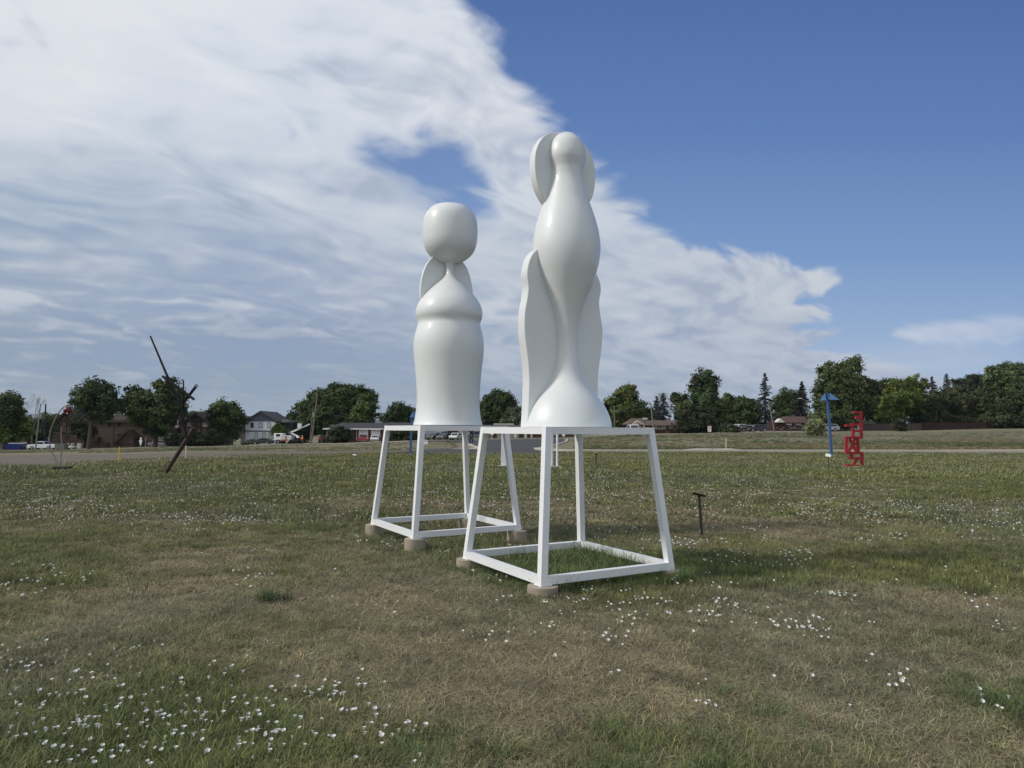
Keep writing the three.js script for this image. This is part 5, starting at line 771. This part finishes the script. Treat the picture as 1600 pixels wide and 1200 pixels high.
sculpture('smaller white sculpture with a rounded block head and ringed skirt', S2, 0.5329, 10.68, 700.2,
  [['head', [[320.4, 0], [320.8, 10], [322.4, 18], [325, 28], [330.4, 34.6], [338, 39.8], [347, 42.4], [358, 43.5], [370, 43.4], [381, 42.2], [390, 39.2], [397, 34.4], [402, 29], [406, 23.4], [408.6, 17], [410.4, 11], [411.6, 5], [412, 0]]], ['torso', [[405, 12], [409, 9.4], [414, 7.2], [420, 6.2], [425, 6.2], [430, 7.8], [435, 11.2], [440, 16], [446, 23], [452, 29.6], [459, 36.6], [466, 42.6], [473, 47.4], [480, 50.6], [486, 52.2], [491, 52.6], [496, 52], [500, 50.6], [504, 49.4], [508, 49.2], [513, 50.4], [521, 52.6], [530, 54.4], [539, 55.2], [550, 55], [562, 53.8], [574, 52.4], [586, 51.2], [600, 50], [615, 49.2], [630, 49], [642, 49.8], [650, 50.8], [658, 52.2], [664.4, 54]]]],
  [{ name: 'wing_panel', c: 696.2, thick: 0.06, back: 0.05, bevel: 0.008, pts: [[696, 396], [684, 398], [674, 404], [665.5, 416], [660, 432], [657.4, 447], [656.8, 460], [658.6, 474], [663, 490], [680, 498], [696, 500], [712, 498], [729, 490], [733.6, 474], [735.8, 460], [734.8, 445.5], [731.4, 429], [726, 414], [718, 404], [708, 398], [696, 396]] }], M.gloss2);

// ---------------------------------------------------------------- label stands in the lawn
function labelStand(label, b, h, m, w, plateM, tilt = 0.5, lean = 0) {
  const T = thing('label_stand', label, 'sign', b); T.rotation.y = -0.35;
  const add = (n, g, mm) => { const o = shadows(new THREE.Mesh(join(g), mm)); o.name = n; T.add(o); return o; };
  add('post', [bar(V(0, -0.1, 0), V(lean, h - 0.01, 0), w, w * 0.6)], m);
  const p = rbox(0.2, 0.01, 0.14, 0.004, 0, 0, 0); p.rotateX(tilt); p.rotateZ(-0.2); p.translate(lean, h, 0); add('plate', [p], plateM); const q = box(0.16, 0.003, 0.1, 0, 0.0075, 0); q.rotateX(tilt); q.rotateZ(-0.2); q.translate(lean, h, 0); add('label', [q], plateM === M.black ? M.dark : M.white);
}
labelStand('black label stand in the lawn right of the taller stand', onLawn(1097.4, 838), 0.63, M.black, 0.04, M.black, -0.3, -0.04);
labelStand('thin dark label stand in the lawn seen through the taller stand', onLawn(931.5, 728), 0.52, M.black, 0.04, M.dark, -0.3);
labelStand('thin label stand with pale top left of the smaller stand', onLawn(553.5, 724), 0.4, M.midGrey, 0.03, M.greyWood, 0.3);
labelStand('green label stand with white plate before the blue sculpture', onLawn(1294.6, 735), 0.63, std(0.05, 0.06, 0.03, 0.8), 0.045, M.white, 1.1);

// ---------------------------------------------------------------- other sculptures on the lawn
{ // leaning dark steel pipes
  const foot = onLawn(258, 741), d = -foot.z, T = thing('steel_sculpture', 'dark rusty steel pipe sculpture leaning on one thick leg', 'sculpture', foot), P = (x, y, dz = 0) => { const v = at(x, y, d); v.z += dz; return v; };
  part(T, 'leg', [rod(P(257.5, 741), P(301.8, 670.5), 0.072, 0.072, 18)], M.rust); part(T, 'leg_collar', [rod(P(293.5, 684), P(303.5, 668), 0.08, 0.08, 18)], M.rust);
  part(T, 'link', [bar(P(302.5, 669), P(286, 634.5), 0.03, 0.05)], M.darkRust);
  part(T, 'brace', [bar(P(281.4, 649), P(290.8, 682, 0.05), 0.085, 0.085)], M.darkRust);
  part(T, 'beam', [bar(P(261.5, 588, 0.05), P(283.6, 636, 0), 0.1, 0.1)], M.darkRust);
  part(T, 'cross_beam', [rod(P(258, 588.5, 0.18), P(307.8, 624.6, 0.22), 0.045, 0.045, 12)], M.darkRust);
  const arm = part(T, 'arm', [bar(P(304.3, 603.5, -0.1), P(284.5, 632, 0), 0.06, 0.09)], M.darkRust); const ring = new THREE.TorusGeometry(0.045, 0.018, 8, 20); const rp = P(304.6, 602.8, -0.1); ring.translate(rp.x, rp.y, rp.z); part(arm, 'ring', [ring], M.darkRust);
  part(T, 'rod', [rod(P(288.8, 595, 0.1), P(288.6, 622, 0.1), 0.024), rod(P(288.6, 622, 0.1), P(283.4, 650, 0), 0.024)], M.darkRust);
  part(T, 'spear', [rod(P(230.4, 524, -0.2), P(263.4, 590, 0.05), 0.028, 0.042, 10)], M.darkRust);
  part(T, 'chain', [rod(P(279.2, 661.5, 0.08), P(280.6, 656, 0.08), 0.018)], M.grey);
  part(T, 'base_plate', [rbox(0.42, 0.05, 0.3, 0.01, foot.x + 0.02, 0.02, foot.z)], M.darkRust);
}
{ // arched steel tubes with a red ball
  const b = onLawn(94, 734), d = -b.z, T = thing('arch_sculpture', 'bent stainless steel tube sculpture with a red glass ball', 'sculpture', b), P = (x, y, dz = 0) => { const v = at(x, y, d); v.z += dz; return v; };
  part(T, 'base', [rbox(0.54, 0.12, 0.36, 0.015, b.x, 0.05, b.z - 0.1)], M.darkRust);
  part(T, 'long_tube', [tube([P(92.3, 731), P(86, 716), P(80, 702), P(77, 689), P(78.4, 677), P(83, 662), P(92, 645), P(100, 635.2), P(106.6, 631.6), P(112, 632.4, 0.1)], 0.022, 60, 10)], M.stainless);
  part(T, 'short_tube', [tube([P(94.4, 731), P(95.5, 712), P(96.8, 697), P(95.6, 685), P(95.6, 676), P(96.6, 666)], 0.019, 40, 10)], M.stainless);
  part(T, 'spur', [rod(P(75.4, 683.5), P(77.2, 691), 0.02)], M.stainless);
  const c = P(107.4, 641.4, 0.05); part(T, 'glass_ball', [new THREE.SphereGeometry(0.155, 32, 20).translate(c.x, c.y, c.z)], new THREE.MeshPhysicalMaterial({ color: rgb(0.36, 0.055, 0.08), roughness: 0.28, transmission: 0.85, thickness: 0 })); const k = P(110, 646, 0.2); part(T, 'knob', [new THREE.SphereGeometry(0.025, 12, 8).translate(k.x, k.y, k.z)], M.white); part(T, 'hanger', [rod(P(107.2, 631.6), P(107.4, 634.4), 0.006)], M.grey);
}
{ // blue folded wings on a post
  const d = 46.5, b = ground(1296.6, d), T = thing('blue_sculpture', 'blue folded-wing sculpture on a tall post at the right', 'sculpture', b), P = (x, y, dz = 0) => { const v = at(x, y, d); v.z += dz; return v; };
  part(T, 'post', [bar(b.clone().setY(b.y - 0.1), P(1293, 616), 0.14, 0.14)], M.blue);
  const wing = (a, c, e, m, th) => { const pts = [a, c, e], n = new THREE.Vector3().crossVectors(c.clone().sub(a), e.clone().sub(a)).normalize(); if (n.z < 0) { pts.reverse(); n.negate(); } const back = pts.map(p => p.clone().addScaledVector(n, -th)); return quadsGeo([...pts, ...back], [[0, 1, 2], [5, 4, 3], [0, 3, 4, 1], [1, 4, 5, 2], [2, 5, 3, 0]]); };
  part(T, 'wing', [wing(P(1289, 614.4, 0), P(1276.8, 626.4, 0.35), P(1287.6, 625.6, 0.35), M.blue2, 0.03)], M.blue2); part(T, 'wing', [wing(P(1296.2, 613.8, 0), P(1308.4, 625, 0.35), P(1293, 625, 0.4), M.blue2, 0.03)], M.blue2);
  part(T, 'fold', [wing(P(1289.2, 614.6, -0.1), P(1288, 625.4, 0.25), P(1291.6, 620, -0.2), M.blue, 0.03), wing(P(1296, 614.2, -0.12), P(1291.4, 620, -0.2), P(1293, 625, 0.3), M.blue, 0.03), wing(P(1289, 614.5, -0.15), P(1296.4, 614.2, -0.15), P(1292, 621, -0.22), M.blue, 0.03)], M.blue);
  part(T, 'base_plate', [rbox(0.4, 0.06, 0.4, 0.01, b.x, b.y + 0.02, b.z)], M.offWhite);
  const d2 = 47, b2 = ground(643, d2), T2 = thing('blue_sculpture', 'thin blue pole sculpture standing behind the smaller white stand', 'sculpture', b2), Q = (x, y, dz = 0) => { const v = at(x, y, d2); v.z += dz; return v; };
  part(T2, 'post', [bar(b2.clone().setY(b2.y - 0.1), Q(643.4, 650), 0.13, 0.13)], M.blue); part(T2, 'wing', [wing(Q(647, 641, 0), Q(641.2, 652, 0.3), Q(646.5, 652, 0.3), M.blue2, 0.03), wing(Q(649, 641, 0), Q(659, 652.6, 0.3), Q(647, 653, 0.3), M.blue2, 0.03)], M.blue2);
}
{ // stacked red chair frames
  const b = onLawn(1331, 730), d = -b.z, T = thing('red_sculpture', 'red sculpture of four stacked open chair frames', 'sculpture', V(b.x, 0, b.z)), P = (x, y, dz = 0) => { const v = at(x, y, d); v.z += dz; return v; };
  const tiers = [
    [[1328, 644.6, 0.3, 1345.4, 644.2, 0], [1345.4, 642.4, 0, 1345.6, 661, 0], [1334.6, 652.4, 0.12, 1343.6, 652.4, 0]],
    [[1314.2, 665, 0.4, 1330, 664.8, 0.1], [1329.6, 663.2, 0, 1347.4, 663.2, 0], [1331.7, 661, 0.06, 1332, 684.6, 0.06], [1345.8, 665, 0, 1345.9, 684.4, 0], [1334, 673.2, 0, 1344, 673.2, 0], [1333.4, 683.6, 0, 1347.6, 683.6, 0]],
    [[1315, 683.6, 0.35, 1331.4, 683.4, 0], [1322.2, 685, 0, 1322, 706, 0], [1326, 685.4, 0.1, 1336.8, 706, 0.1], [1330.6, 696.6, 0, 1326.2, 706, 0], [1333.4, 693, -0.06, 1336.4, 686, -0.06], [1336.2, 686, -0.06, 1341, 685.4, -0.06], [1333, 693.2, -0.06, 1340.4, 693.2, -0.06], [1340.6, 685, -0.02, 1341.4, 706.6, -0.02]],
    [[1315.4, 707.4, 0.3, 1331, 708.2, 0], [1331, 707.8, 0, 1348.6, 708, 0], [1346.7, 709.4, 0, 1347, 728.6, 0], [1323, 715.6, 0.2, 1344.8, 716, 0], [1331.6, 709, -0.1, 1331.6, 715, -0.1], [1338.2, 717, 0.05, 1330.6, 728.4, 0.05], [1315.4, 726.4, 0.3, 1331, 727.8, 0.05], [1331, 727.8, 0, 1347, 728, 0]]];
  for (const t of tiers) part(T, 'chair_frame', t.map(([x0, y0, z0, x1, y1, z1], i) => { const w = 0.1 + (i % 3) * 0.004; return bar(P(x0, y0, z0), P(x1, y1, z1), w, w); }), M.red);
  part(T, 'base_slab', [rbox(0.9, 0.06, 0.5, 0.01, b.x - 0.2, 0.01, b.z + 0.1)], M.paleConcrete);
}
{ // white portal behind the taller stand
  const b = onLawn(790, 729), d = -b.z, T = thing('white_portal', 'white steel posts of a low portal seen under the taller stand', 'sculpture', b);
  const P = (x, y, dz = 0) => { const v = at(x, y, d); v.z += dz; return v; };
  part(T, 'wide_post', [hexa([P(782.6, 729), P(790.6, 729), P(794.6, 729, -0.35), P(787, 729, -0.35)], [P(783.4, 675), P(790, 675), P(794, 675, -0.35), P(787.4, 675, -0.35)])], M.whiteSteel);
  part(T, 'round_post', [rod(P(862.4, 729.5), P(862.6, 674), 0.055, 0.055, 14)], M.whiteSteel); part(T, 'round_post', [rod(P(870.6, 730.5), P(870.8, 674), 0.05, 0.05, 14)], M.whiteSteel);
  part(T, 'lintel', [hexa([P(783, 674), P(873, 674), P(873, 674, -0.4), P(783, 674, -0.4)], [P(783, 670.5), P(873, 670.5), P(873, 670.5, -0.4), P(783, 670.5, -0.4)])], M.whiteSteel);
  for (const px of [786, 866.5]) { const q = P(px, 730); part(T, 'base_plate', [rbox(0.5, 0.04, 0.42, 0.008, q.x, 0.02, q.z - 0.1)], M.whiteSteel); }
}
{ // dark red steel figure behind the left leg
  const b = onLawn(602, 716), d = -b.z, T = thing('steel_figure', 'dark red bent steel figure behind the smaller stand\'s left leg', 'sculpture', b), P = (x, y, dz = 0) => { const v = at(x, y, d); v.z += dz; return v; };
  part(T, 'panel', [bar(P(595.6, 672), P(595.8, 685), 0.1, 0.1), bar(P(595.8, 684.6), P(598.4, 695), 0.1, 0.1)], M.maroon); part(T, 'leg', [bar(P(602.6, 715), P(605, 699), 0.09, 0.09)], M.maroon); part(T, 'thigh', [bar(P(604.6, 700), P(606.8, 691), 0.13, 0.12)], M.dark); part(T, 'white_blade', [bar(P(605.6, 690), P(607.6, 675), 0.05, 0.04)], M.white); part(T, 'torso', [bar(P(597, 693), P(605, 690), 0.08, 0.1), bar(P(596, 672), P(607, 673.4), 0.08, 0.1)], M.maroon); part(T, 'base_plate', [rbox(0.22, 0.08, 0.2, 0.01, P(604, 715).x, 0.03, b.z)], M.dark);
}

// ---------------------------------------------------------------- grass
function blades(n, R, o) { // a tuft of curved blades round the origin
  const r = rng(o.seed), pos = [], nor = [], col = [], idx = [];
  for (let i = 0; i < n; i++) {
    const a = r() * 6.283, q = Math.sqrt(r()) * R, x0 = Math.cos(a) * q, z0 = Math.sin(a) * q, az = r() * 6.283, h = o.h * (0.45 + 0.85 * r()), bend = o.bend * (0.4 + 1.1 * r()), w = o.w * (0.6 + 0.8 * r()), dx = Math.cos(az), dz = Math.sin(az), sx = -dz, sz = dx, tone = 0.42 + 1.15 * r(), dry = r() < o.dry ? 1 : 0, p0 = pos.length / 3;
    const S = 4; for (let k = 0; k <= S; k++) { const t = k / S, out = h * bend * t * t, up = h * (t - 0.42 * Math.min(bend, 1.4) * t * t), ww = w * (1 - t * 0.92) / 2, curl = o.curl * h * Math.sin(t * 3 + i) * t; for (const s of [-1, 1]) { pos.push(x0 + dx * out + sx * (ww * s + curl), Math.max(0.002, up), z0 + dz * out + sz * (ww * s + curl)); const nx = -dx * 0.35 + sx * s * 0.25, ny = 0.75, nz = -dz * 0.35 + sz * s * 0.25, L = Math.hypot(nx, ny, nz); nor.push(nx / L, ny / L, nz / L); const v = tone * (0.5 + 0.85 * t); const c = dry ? [1.7, 1.52, 1.42] : [1, 1, 1]; col.push(v * c[0], v * c[1], v * c[2]); } }  // shaded foot and light on the tip are put into the blade colour
    for (let k = 0; k < S; k++) { const b = p0 + k * 2; idx.push(b, b + 1, b + 2, b + 1, b + 3, b + 2); }
  }
  const g = new THREE.BufferGeometry(); g.setAttribute('position', new THREE.Float32BufferAttribute(pos, 3)); g.setAttribute('color', new THREE.Float32BufferAttribute(col, 3)); g.setIndex(idx); g.computeVertexNormals(); return g;
}
const bladeMat = new THREE.MeshStandardMaterial({ vertexColors: true, roughness: 0.8, side: THREE.DoubleSide });
function bladeColor(x, z, g, r) {
  const h = hueAt(x, z), k = 1.12 * (0.5 + 1.0 * r()) * (0.75 + 0.5 * fbm(x * 6, z * 6, 2));
  const dryC = [lerp(0.17, 0.235, h), lerp(0.151, 0.206, h), lerp(0.09, 0.122, h)], lushC = [lerp(0.115, 0.15, h), lerp(0.14, 0.158, h), lerp(0.05, 0.046, h)], greyC = [0.15, 0.158, 0.098];
  const grey = sstep(0.5, 0.62, fbm(x * 0.22 + 70, z * 0.22 + 21, 3)) * 0.6;
  return [0, 1, 2].map(i => lerp(lerp(dryC[i], lushC[i], sstep(0.25, 0.75, g)), greyC[i], grey * (1 - Math.abs(g - 0.5))) * k);
}
function meadow(name, label, kinds, spots) { // kinds: geometries; spots: {x, y, z, s, sy, c, kind}
  const G = new THREE.Group(); G.name = numbered(name); G.userData.kind = 'stuff'; G.userData.label = label; scene.add(G);
  const m4 = new THREE.Matrix4(), q = new THREE.Quaternion(), up = V(0, 1, 0), col = new THREE.Color();
  kinds.forEach((geo, k) => { const list = spots.filter(s => s.kind === k); if (!list.length) return; const I = new THREE.InstancedMesh(geo.g, geo.m ?? bladeMat, list.length); I.name = geo.name ?? 'blade_tuft'; I.castShadow = I.receiveShadow = true; list.forEach((s, i) => { if (s.q) q.copy(s.q); else q.setFromAxisAngle(up, s.a); m4.compose(V(s.x, s.y, s.z), q, V(s.s, s.sy ?? s.s, s.s)); I.setMatrixAt(i, m4); if (s.c) I.setColorAt(i, col.setRGB(...s.c)); }); I.userData.kind = 'stuff'; G.add(I); });
  return G;
}
{
  const r = rng(4242), spots = [];
  const kinds = [];
  for (let k = 0; k < 3; k++) kinds.push({ g: blades(52, 0.1, { seed: 11 + k, h: 0.058, bend: 0.95, w: 0.0034, curl: 0.14, dry: 0.2 }) }); // green tufts
  for (let k = 0; k < 3; k++) kinds.push({ g: blades(60, 0.11, { seed: 21 + k, h: 0.055, bend: 1.35, w: 0.0034, curl: 0.35, dry: 0.4 }) }); // matted dry tufts
  for (let k = 0; k < 2; k++) kinds.push({ g: blades(60, 0.22, { seed: 31 + k, h: 0.075, bend: 1.0, w: 0.0075, curl: 0.15, dry: 0.15 }) }); // farther
  for (let k = 0; k < 2; k++) kinds.push({ g: blades(60, 0.24, { seed: 41 + k, h: 0.066, bend: 1.3, w: 0.0075, curl: 0.3, dry: 0.4 }) });
  for (let k = 0; k < 2; k++) kinds.push({ g: blades(60, 0.55, { seed: 51 + k, h: 0.09, bend: 1.0, w: 0.02, curl: 0.15, dry: 0.2 }) });
  for (let k = 0; k < 2; k++) kinds.push({ name: 'straw', g: blades(7, 0.09, { seed: 81 + k, h: 0.09, bend: 1.15, w: 0.0042, curl: 0.3, dry: 0 }) }); // long pale stems
  const tan = 0.78;
  function fill(d0, d1, perM2, kg, kd, s0) {
    const n = Math.round(perM2 * tan * (d1 * d1 - d0 * d0));
    for (let i = 0; i < n; i++) {
      const d = Math.sqrt(lerp(d0 * d0, d1 * d1, r())), x = d * tan * (2 * r() - 1), z = -d; const g = clamp(green(x, z) + (r() - 0.5) * 0.62);
      const edge = LAWN_EDGE(x, d); if (d > edge) continue;
      if (d < 12 && r() < 0.042) { const k = 0.8 + 0.5 * r(); spots.push({ x, y: H(x, z), z, a: r() * 6.283, s: 0.7 + 0.6 * r(), c: g > 0.55 ? [0.22 * k, 0.235 * k, 0.1 * k] : [0.27 * k, 0.245 * k, 0.165 * k], kind: 12 + Math.floor(r() * 2) }); }
      const wet = g > 0.5, kind = wet ? kg[Math.floor(r() * kg.length)] : kd[Math.floor(r() * kd.length)], s = s0 * (0.7 + 0.6 * r());
      spots.push({ x, y: H(x, z) - 0.006, z, a: r() * 6.283, s, sy: s * lerp(0.8, 1.3, sstep(0.35, 1, g)) * (0.5 + 1.0 * r()), c: bladeColor(x, z, g, r), kind });
    }
  }
  function LAWN_EDGE(x, d) { const px = 800 + F * x / d; return px < 620 ? lerp(30, 51, clamp((px - 60) / 560)) : px < 880 ? 47.5 : 51.2; }
  fill(2.4, 6.5, 380, [0, 1, 2], [3, 4, 5], 1);
  fill(6.5, 12, 230, [0, 1, 2], [3, 4, 5], 1.15);
  fill(12, 24, 40, [6, 7], [8, 9], 1.1);
  fill(24, 52, 10, [10, 11], [10, 11], 1);
  meadow('grass', 'short patchy grass, green and dry brown, covering the lawn', kinds, spots);
}
{ // tall lush grass inside the taller stand, along its rail and round the piers, and odd tufts
  const r = rng(99), spots = [], kinds = [];
  for (let k = 0; k < 3; k++) kinds.push({ g: blades(34, 0.09, { seed: 61 + k, h: 0.17, bend: 0.75, w: 0.0048, curl: 0.2, dry: 0.22 }) });
  const put = (x, z, s, tone = 1) => spots.push({ x, y: H(x, z) - 0.01, z, a: r() * 6.283, s, sy: s * (0.7 + 0.6 * r()), c: [0.085 * tone * (0.8 + 0.4 * r()), 0.12 * tone * (0.8 + 0.4 * r()), 0.04 * tone], kind: Math.floor(r() * 3) });
  const L = (u, v) => V(u, 0, v).applyAxisAngle(V(0, 1, 0), 0.5226).add(V(0.6074, 0, -8.0071));
  for (let i = 0; i < 900; i++) { const p = L((r() - 0.5) * 1.66, (r() - 0.5) * 1.66); const k = 0.55 + 0.5 * fbm(p.x * 2.5, p.z * 2.5, 2); put(p.x, p.z, k * (0.8 + 1.3 * r() * r() + 0.35 * (p.x > 0.9)), 0.7 + 0.9 * r()); }
  for (let i = 0; i < 420; i++) { const t = r(), p = L(lerp(-0.86, 0.95, Math.pow(t, 0.6)), 0.9 + (r() - 0.4) * 0.3); put(p.x, p.z, 0.45 + 0.75 * t * t * r(), 0.7 + 0.8 * r()); }
  for (let i = 0; i < 260; i++) { const p = L(0.93 + r() * 0.35, (r() - 0.5) * 1.9); put(p.x, p.z, 0.4 + 0.35 * r()); }
  for (let i = 0; i < 160; i++) { const p = L(-0.9 - r() * 0.12, (r() - 0.5) * 1.8); put(p.x, p.z, 0.3 + 0.3 * r()); }
  const ring = (p, R, n, s) => { for (let i = 0; i < n; i++) { const a = r() * 6.283, q = R + r() * 0.12; put(p.x + Math.cos(a) * q, p.z + Math.sin(a) * q, s * (0.6 + 0.7 * r())); } };
  for (const [u, v] of [[-1, 1], [-1, -1]]) ring(S1.corner(u, v), 0.17, 40, 0.26); for (const [u, v] of [[-1, 1], [-1, -1], [1, 1], [1, -1]]) ring(S2.corner(u, v), 0.17, 40, 0.28);
  for (const [px, py, n, s, sp] of [[425, 938, 26, 0.7, 0.14], [540, 900, 14, 0.5, 0.1], [1165, 1100, 16, 0.6, 0.22], [1250, 1150, 20, 0.55, 0.35], [340, 895, 30, 0.5, 0.2], [1210, 868, 60, 0.55, 0.4], [1120, 880, 140, 0.5, 0.9], [700, 1180, 40, 0.6, 0.3], [160, 1150, 120, 0.6, 0.9], [1570, 1095, 90, 0.7, 0.4], [400, 1120, 60, 0.55, 0.6], [1030, 1185, 60, 0.7, 0.4], [60, 905, 60, 0.45, 0.6], [500, 855, 20, 0.5, 0.2]]) { const c = onLawn(px, py); for (let i = 0; i < n; i++) { const a = r() * 6.283, q = Math.sqrt(r()) * sp; put(c.x + Math.cos(a) * q, c.z + Math.sin(a) * q, s * (0.6 + 0.7 * r()), px === 425 ? 0.6 : px > 1160 && px < 1260 && py > 1000 ? 1.2 : 1); } }
  meadow('tall_grass', 'taller fresh green grass inside and around the white stands', kinds, spots);
}
{ // rough field grass beyond the street and road
  const r = rng(777), spots = [], kinds = [];
  for (let k = 0; k < 3; k++) kinds.push({ name: 'field_tuft', g: blades(46, 0.5, { seed: 71 + k, h: 0.34, bend: 0.7, w: 0.03, curl: 0.15, dry: 0.45 }) });
  for (let i = 0; i < 17000; i++) {
    const d = 53 + 110 * Math.pow(r(), 1.5), px = -60 + 1760 * r(), p = ground(px, d);
    if (px < 640 && d < 57) continue; if (px > 640 && px < 905 && (d < 61 || (px > 715 + (d - 60) * -0.1 && px < 900) || d > 108)) continue; if (px <= 715 && d > 132) continue; if (px > 900 && d > 143) continue; if (px < 320 && d > 138) continue;
    const n = fbm(p.x * 0.1 + 5, p.z * 0.05 + 9, 4), m = fbm(p.x * 0.05 + 2, p.z * 0.11, 3); if (n < 0.4 && r() < 0.65) continue; const gr = sstep(0.42, 0.6, m), s = (0.45 + 0.8 * r() * n) * (px < 700 ? 0.55 : 1) ;
    spots.push({ x: p.x, y: p.y - 0.02, z: p.z, a: r() * 6.283, s, sy: s * (0.5 + 0.6 * r()), c: [lerp(0.165, 0.08, gr), lerp(0.148, 0.105, gr), lerp(0.075, 0.04, gr)].map(v => v * (0.75 + 0.5 * r())), kind: Math.floor(r() * 3) });
  }
  meadow('field_grass', 'rough dry and green grass of the open field', kinds, spots);
}
// ---------------------------------------------------------------- white bindweed flowers
{
  const r = rng(31337);
  function flower() { // open funnel of five joined petals on a short stem, with a yellow eye
    const N = 20, pos = [], col = [], idx = [], W = [0.74, 0.74, 0.72];
    const prof = [[0.0025, 0], [0.0045, 0.011], [0.0085, 0.021], [0.014, 0.0285], [0.0195, 0.0325]];
    prof.forEach(([q, y], k) => { for (let i = 0; i < N; i++) { const a = i / N * 6.2832, lob = 1 + 0.07 * Math.cos(a * 5) * (k / 4) ** 2, dip = k > 2 ? 0.0014 * Math.cos(a * 5 + 0.4) : 0; pos.push(Math.cos(a) * q * lob, y + dip + 0.001, Math.sin(a) * q * lob); col.push(...(k === 0 ? [0.35, 0.36, 0.12] : W)); } });
    for (let k = 0; k < prof.length - 1; k++) for (let i = 0; i < N; i++) { const j = (i + 1) % N, a = k * N + i, b = k * N + j; idx.push(a, a + N, b, b, a + N, b + N); }
    const e0 = pos.length / 3; pos.push(0, 0.0215, 0); col.push(0.55, 0.42, 0.05); for (let i = 0; i < 8; i++) { const a = i / 8 * 6.2832; pos.push(Math.cos(a) * 0.0048, 0.018, Math.sin(a) * 0.0048); col.push(0.55, 0.45, 0.08); } for (let i = 0; i < 8; i++) idx.push(e0, e0 + 1 + (i + 1) % 8, e0 + 1 + i);
    const s0 = pos.length / 3; for (const [y, x] of [[-0.045, 0.006], [0.001, 0]]) for (let i = 0; i < 4; i++) { const a = i / 4 * 6.2832; pos.push(x + Math.cos(a) * 0.0014, y, Math.sin(a) * 0.0014); col.push(0.06, 0.09, 0.03); } for (let i = 0; i < 4; i++) { const j = (i + 1) % 4; idx.push(s0 + i, s0 + 4 + i, s0 + j, s0 + j, s0 + 4 + i, s0 + 4 + j); }
    const g = new THREE.BufferGeometry(); g.setAttribute('position', new THREE.Float32BufferAttribute(pos, 3)); g.setAttribute('color', new THREE.Float32BufferAttribute(col, 3)); g.setIndex(idx); g.computeVertexNormals(); return g;
  }
  const geo = flower(), mat = new THREE.MeshPhysicalMaterial({ vertexColors: true, roughness: 0.65, side: THREE.DoubleSide, transmission: 0.2, thickness: 0 });
  // drifts, surveyed: centre, spread, count
  const drifts = [[220, 1110, 330, 90, 120], [430, 1110, 260, 70, 60], [120, 1170, 200, 50, 40], [60, 1060, 160, 60, 40], [330, 1150, 330, 60, 60], [640, 1140, 70, 30, 14], [60, 905, 90, 30, 40], [1000, 935, 230, 45, 85], [1090, 965, 140, 30, 45], [1240, 985, 70, 12, 28], [1310, 937, 50, 8, 16], [1380, 1060, 60, 35, 9], [1570, 1105, 40, 30, 6], [1150, 870, 160, 25, 70], [1060, 855, 90, 14, 46], [1240, 880, 60, 20, 26], [1500, 930, 130, 40, 18], [1560, 985, 60, 20, 8], [880, 885, 110, 25, 24], [790, 905, 70, 16, 16], [620, 850, 60, 12, 16], [600, 965, 60, 20, 6], [740, 1000, 80, 25, 9], [960, 985, 120, 25, 18], [1560, 825, 90, 22, 110], [1480, 800, 160, 20, 90], [1330, 800, 170, 22, 190], [1220, 790, 160, 20, 90], [1380, 845, 80, 8, 24], [1140, 760, 260, 26, 420], [1400, 750, 240, 18, 280], [1000, 770, 150, 25, 180], [130, 800, 150, 18, 210], [270, 815, 160, 10, 80], [380, 817, 90, 6, 40], [60, 780, 120, 20, 160], [430, 775, 200, 20, 200], [700, 770, 160, 25, 260], [700, 740, 500, 16, 700], [200, 757, 300, 14, 420], [1300, 728, 330, 10, 420], [560, 812, 70, 12, 30], [1000, 825, 120, 16, 30], [1130, 800, 50, 12, 26], [600, 900, 700, 100, 34], [1200, 1000, 420, 120, 46], [800, 760, 820, 40, 1500], [800, 800, 820, 60, 500]];
  const spots = [], gauss = () => (r() + r() - 1) * 1.15;
  for (const [px, py, rx, ry, n] of drifts) { let left = n; while (left > 0) { const x0 = px + gauss() * rx, y0 = py + gauss() * ry, k = 1 + Math.floor(r() * r() * 5); for (let j = 0; j < k && left > 0; j++, left--) { if (y0 < 712 || y0 > 1215) continue; const c = onLawn(x0, y0); c.x += (r() - 0.5) * 0.22 * (k > 1); c.z += (r() - 0.5) * 0.25 * (k > 1); if (-c.z > 46 || Math.abs(c.x / c.z) > 0.8) continue; spots.push(c); } } }
  const list = spots.map(c => { const left = c.x < -0.3 && c.z > -6.5, q = new THREE.Quaternion().setFromEuler(new THREE.Euler((left ? -0.05 : 0.3) + (r() - 0.5) * 0.8, r() * 6.283, 0.05 + (r() - 0.5) * 0.8)); const far = -c.z > 12; const s = (0.42 + 0.5 * r()) * (far ? 0.85 : 0.78); return { x: c.x, y: H(c.x, c.z) + 0.034 + 0.025 * r(), z: c.z, q, s, kind: 0 }; });
  list.sort((a, b) => -a.z + b.z < 0 ? 1 : -1); list.sort((a, b) => (a.x * a.x + a.z * a.z) - (b.x * b.x + b.z * b.z));
  const near = list.slice(0, 300), rest = list.slice(300);
  for (const s of near) { const o = shadows(new THREE.Mesh(geo, mat)); o.name = numbered('bindweed_flower'); o.position.set(s.x, s.y, s.z); o.quaternion.copy(s.q); o.scale.setScalar(s.s); scene.add(tag(o, 'small open white bindweed flower in the nearest part of the lawn', 'flower', 'white flowers in the nearest part of the lawn')); }
  meadow('flowers', 'white flowers scattered over the lawn farther away', [{ g: geo, m: mat, name: 'flower_head' }], rest);
}
renderer.render(scene, camera);
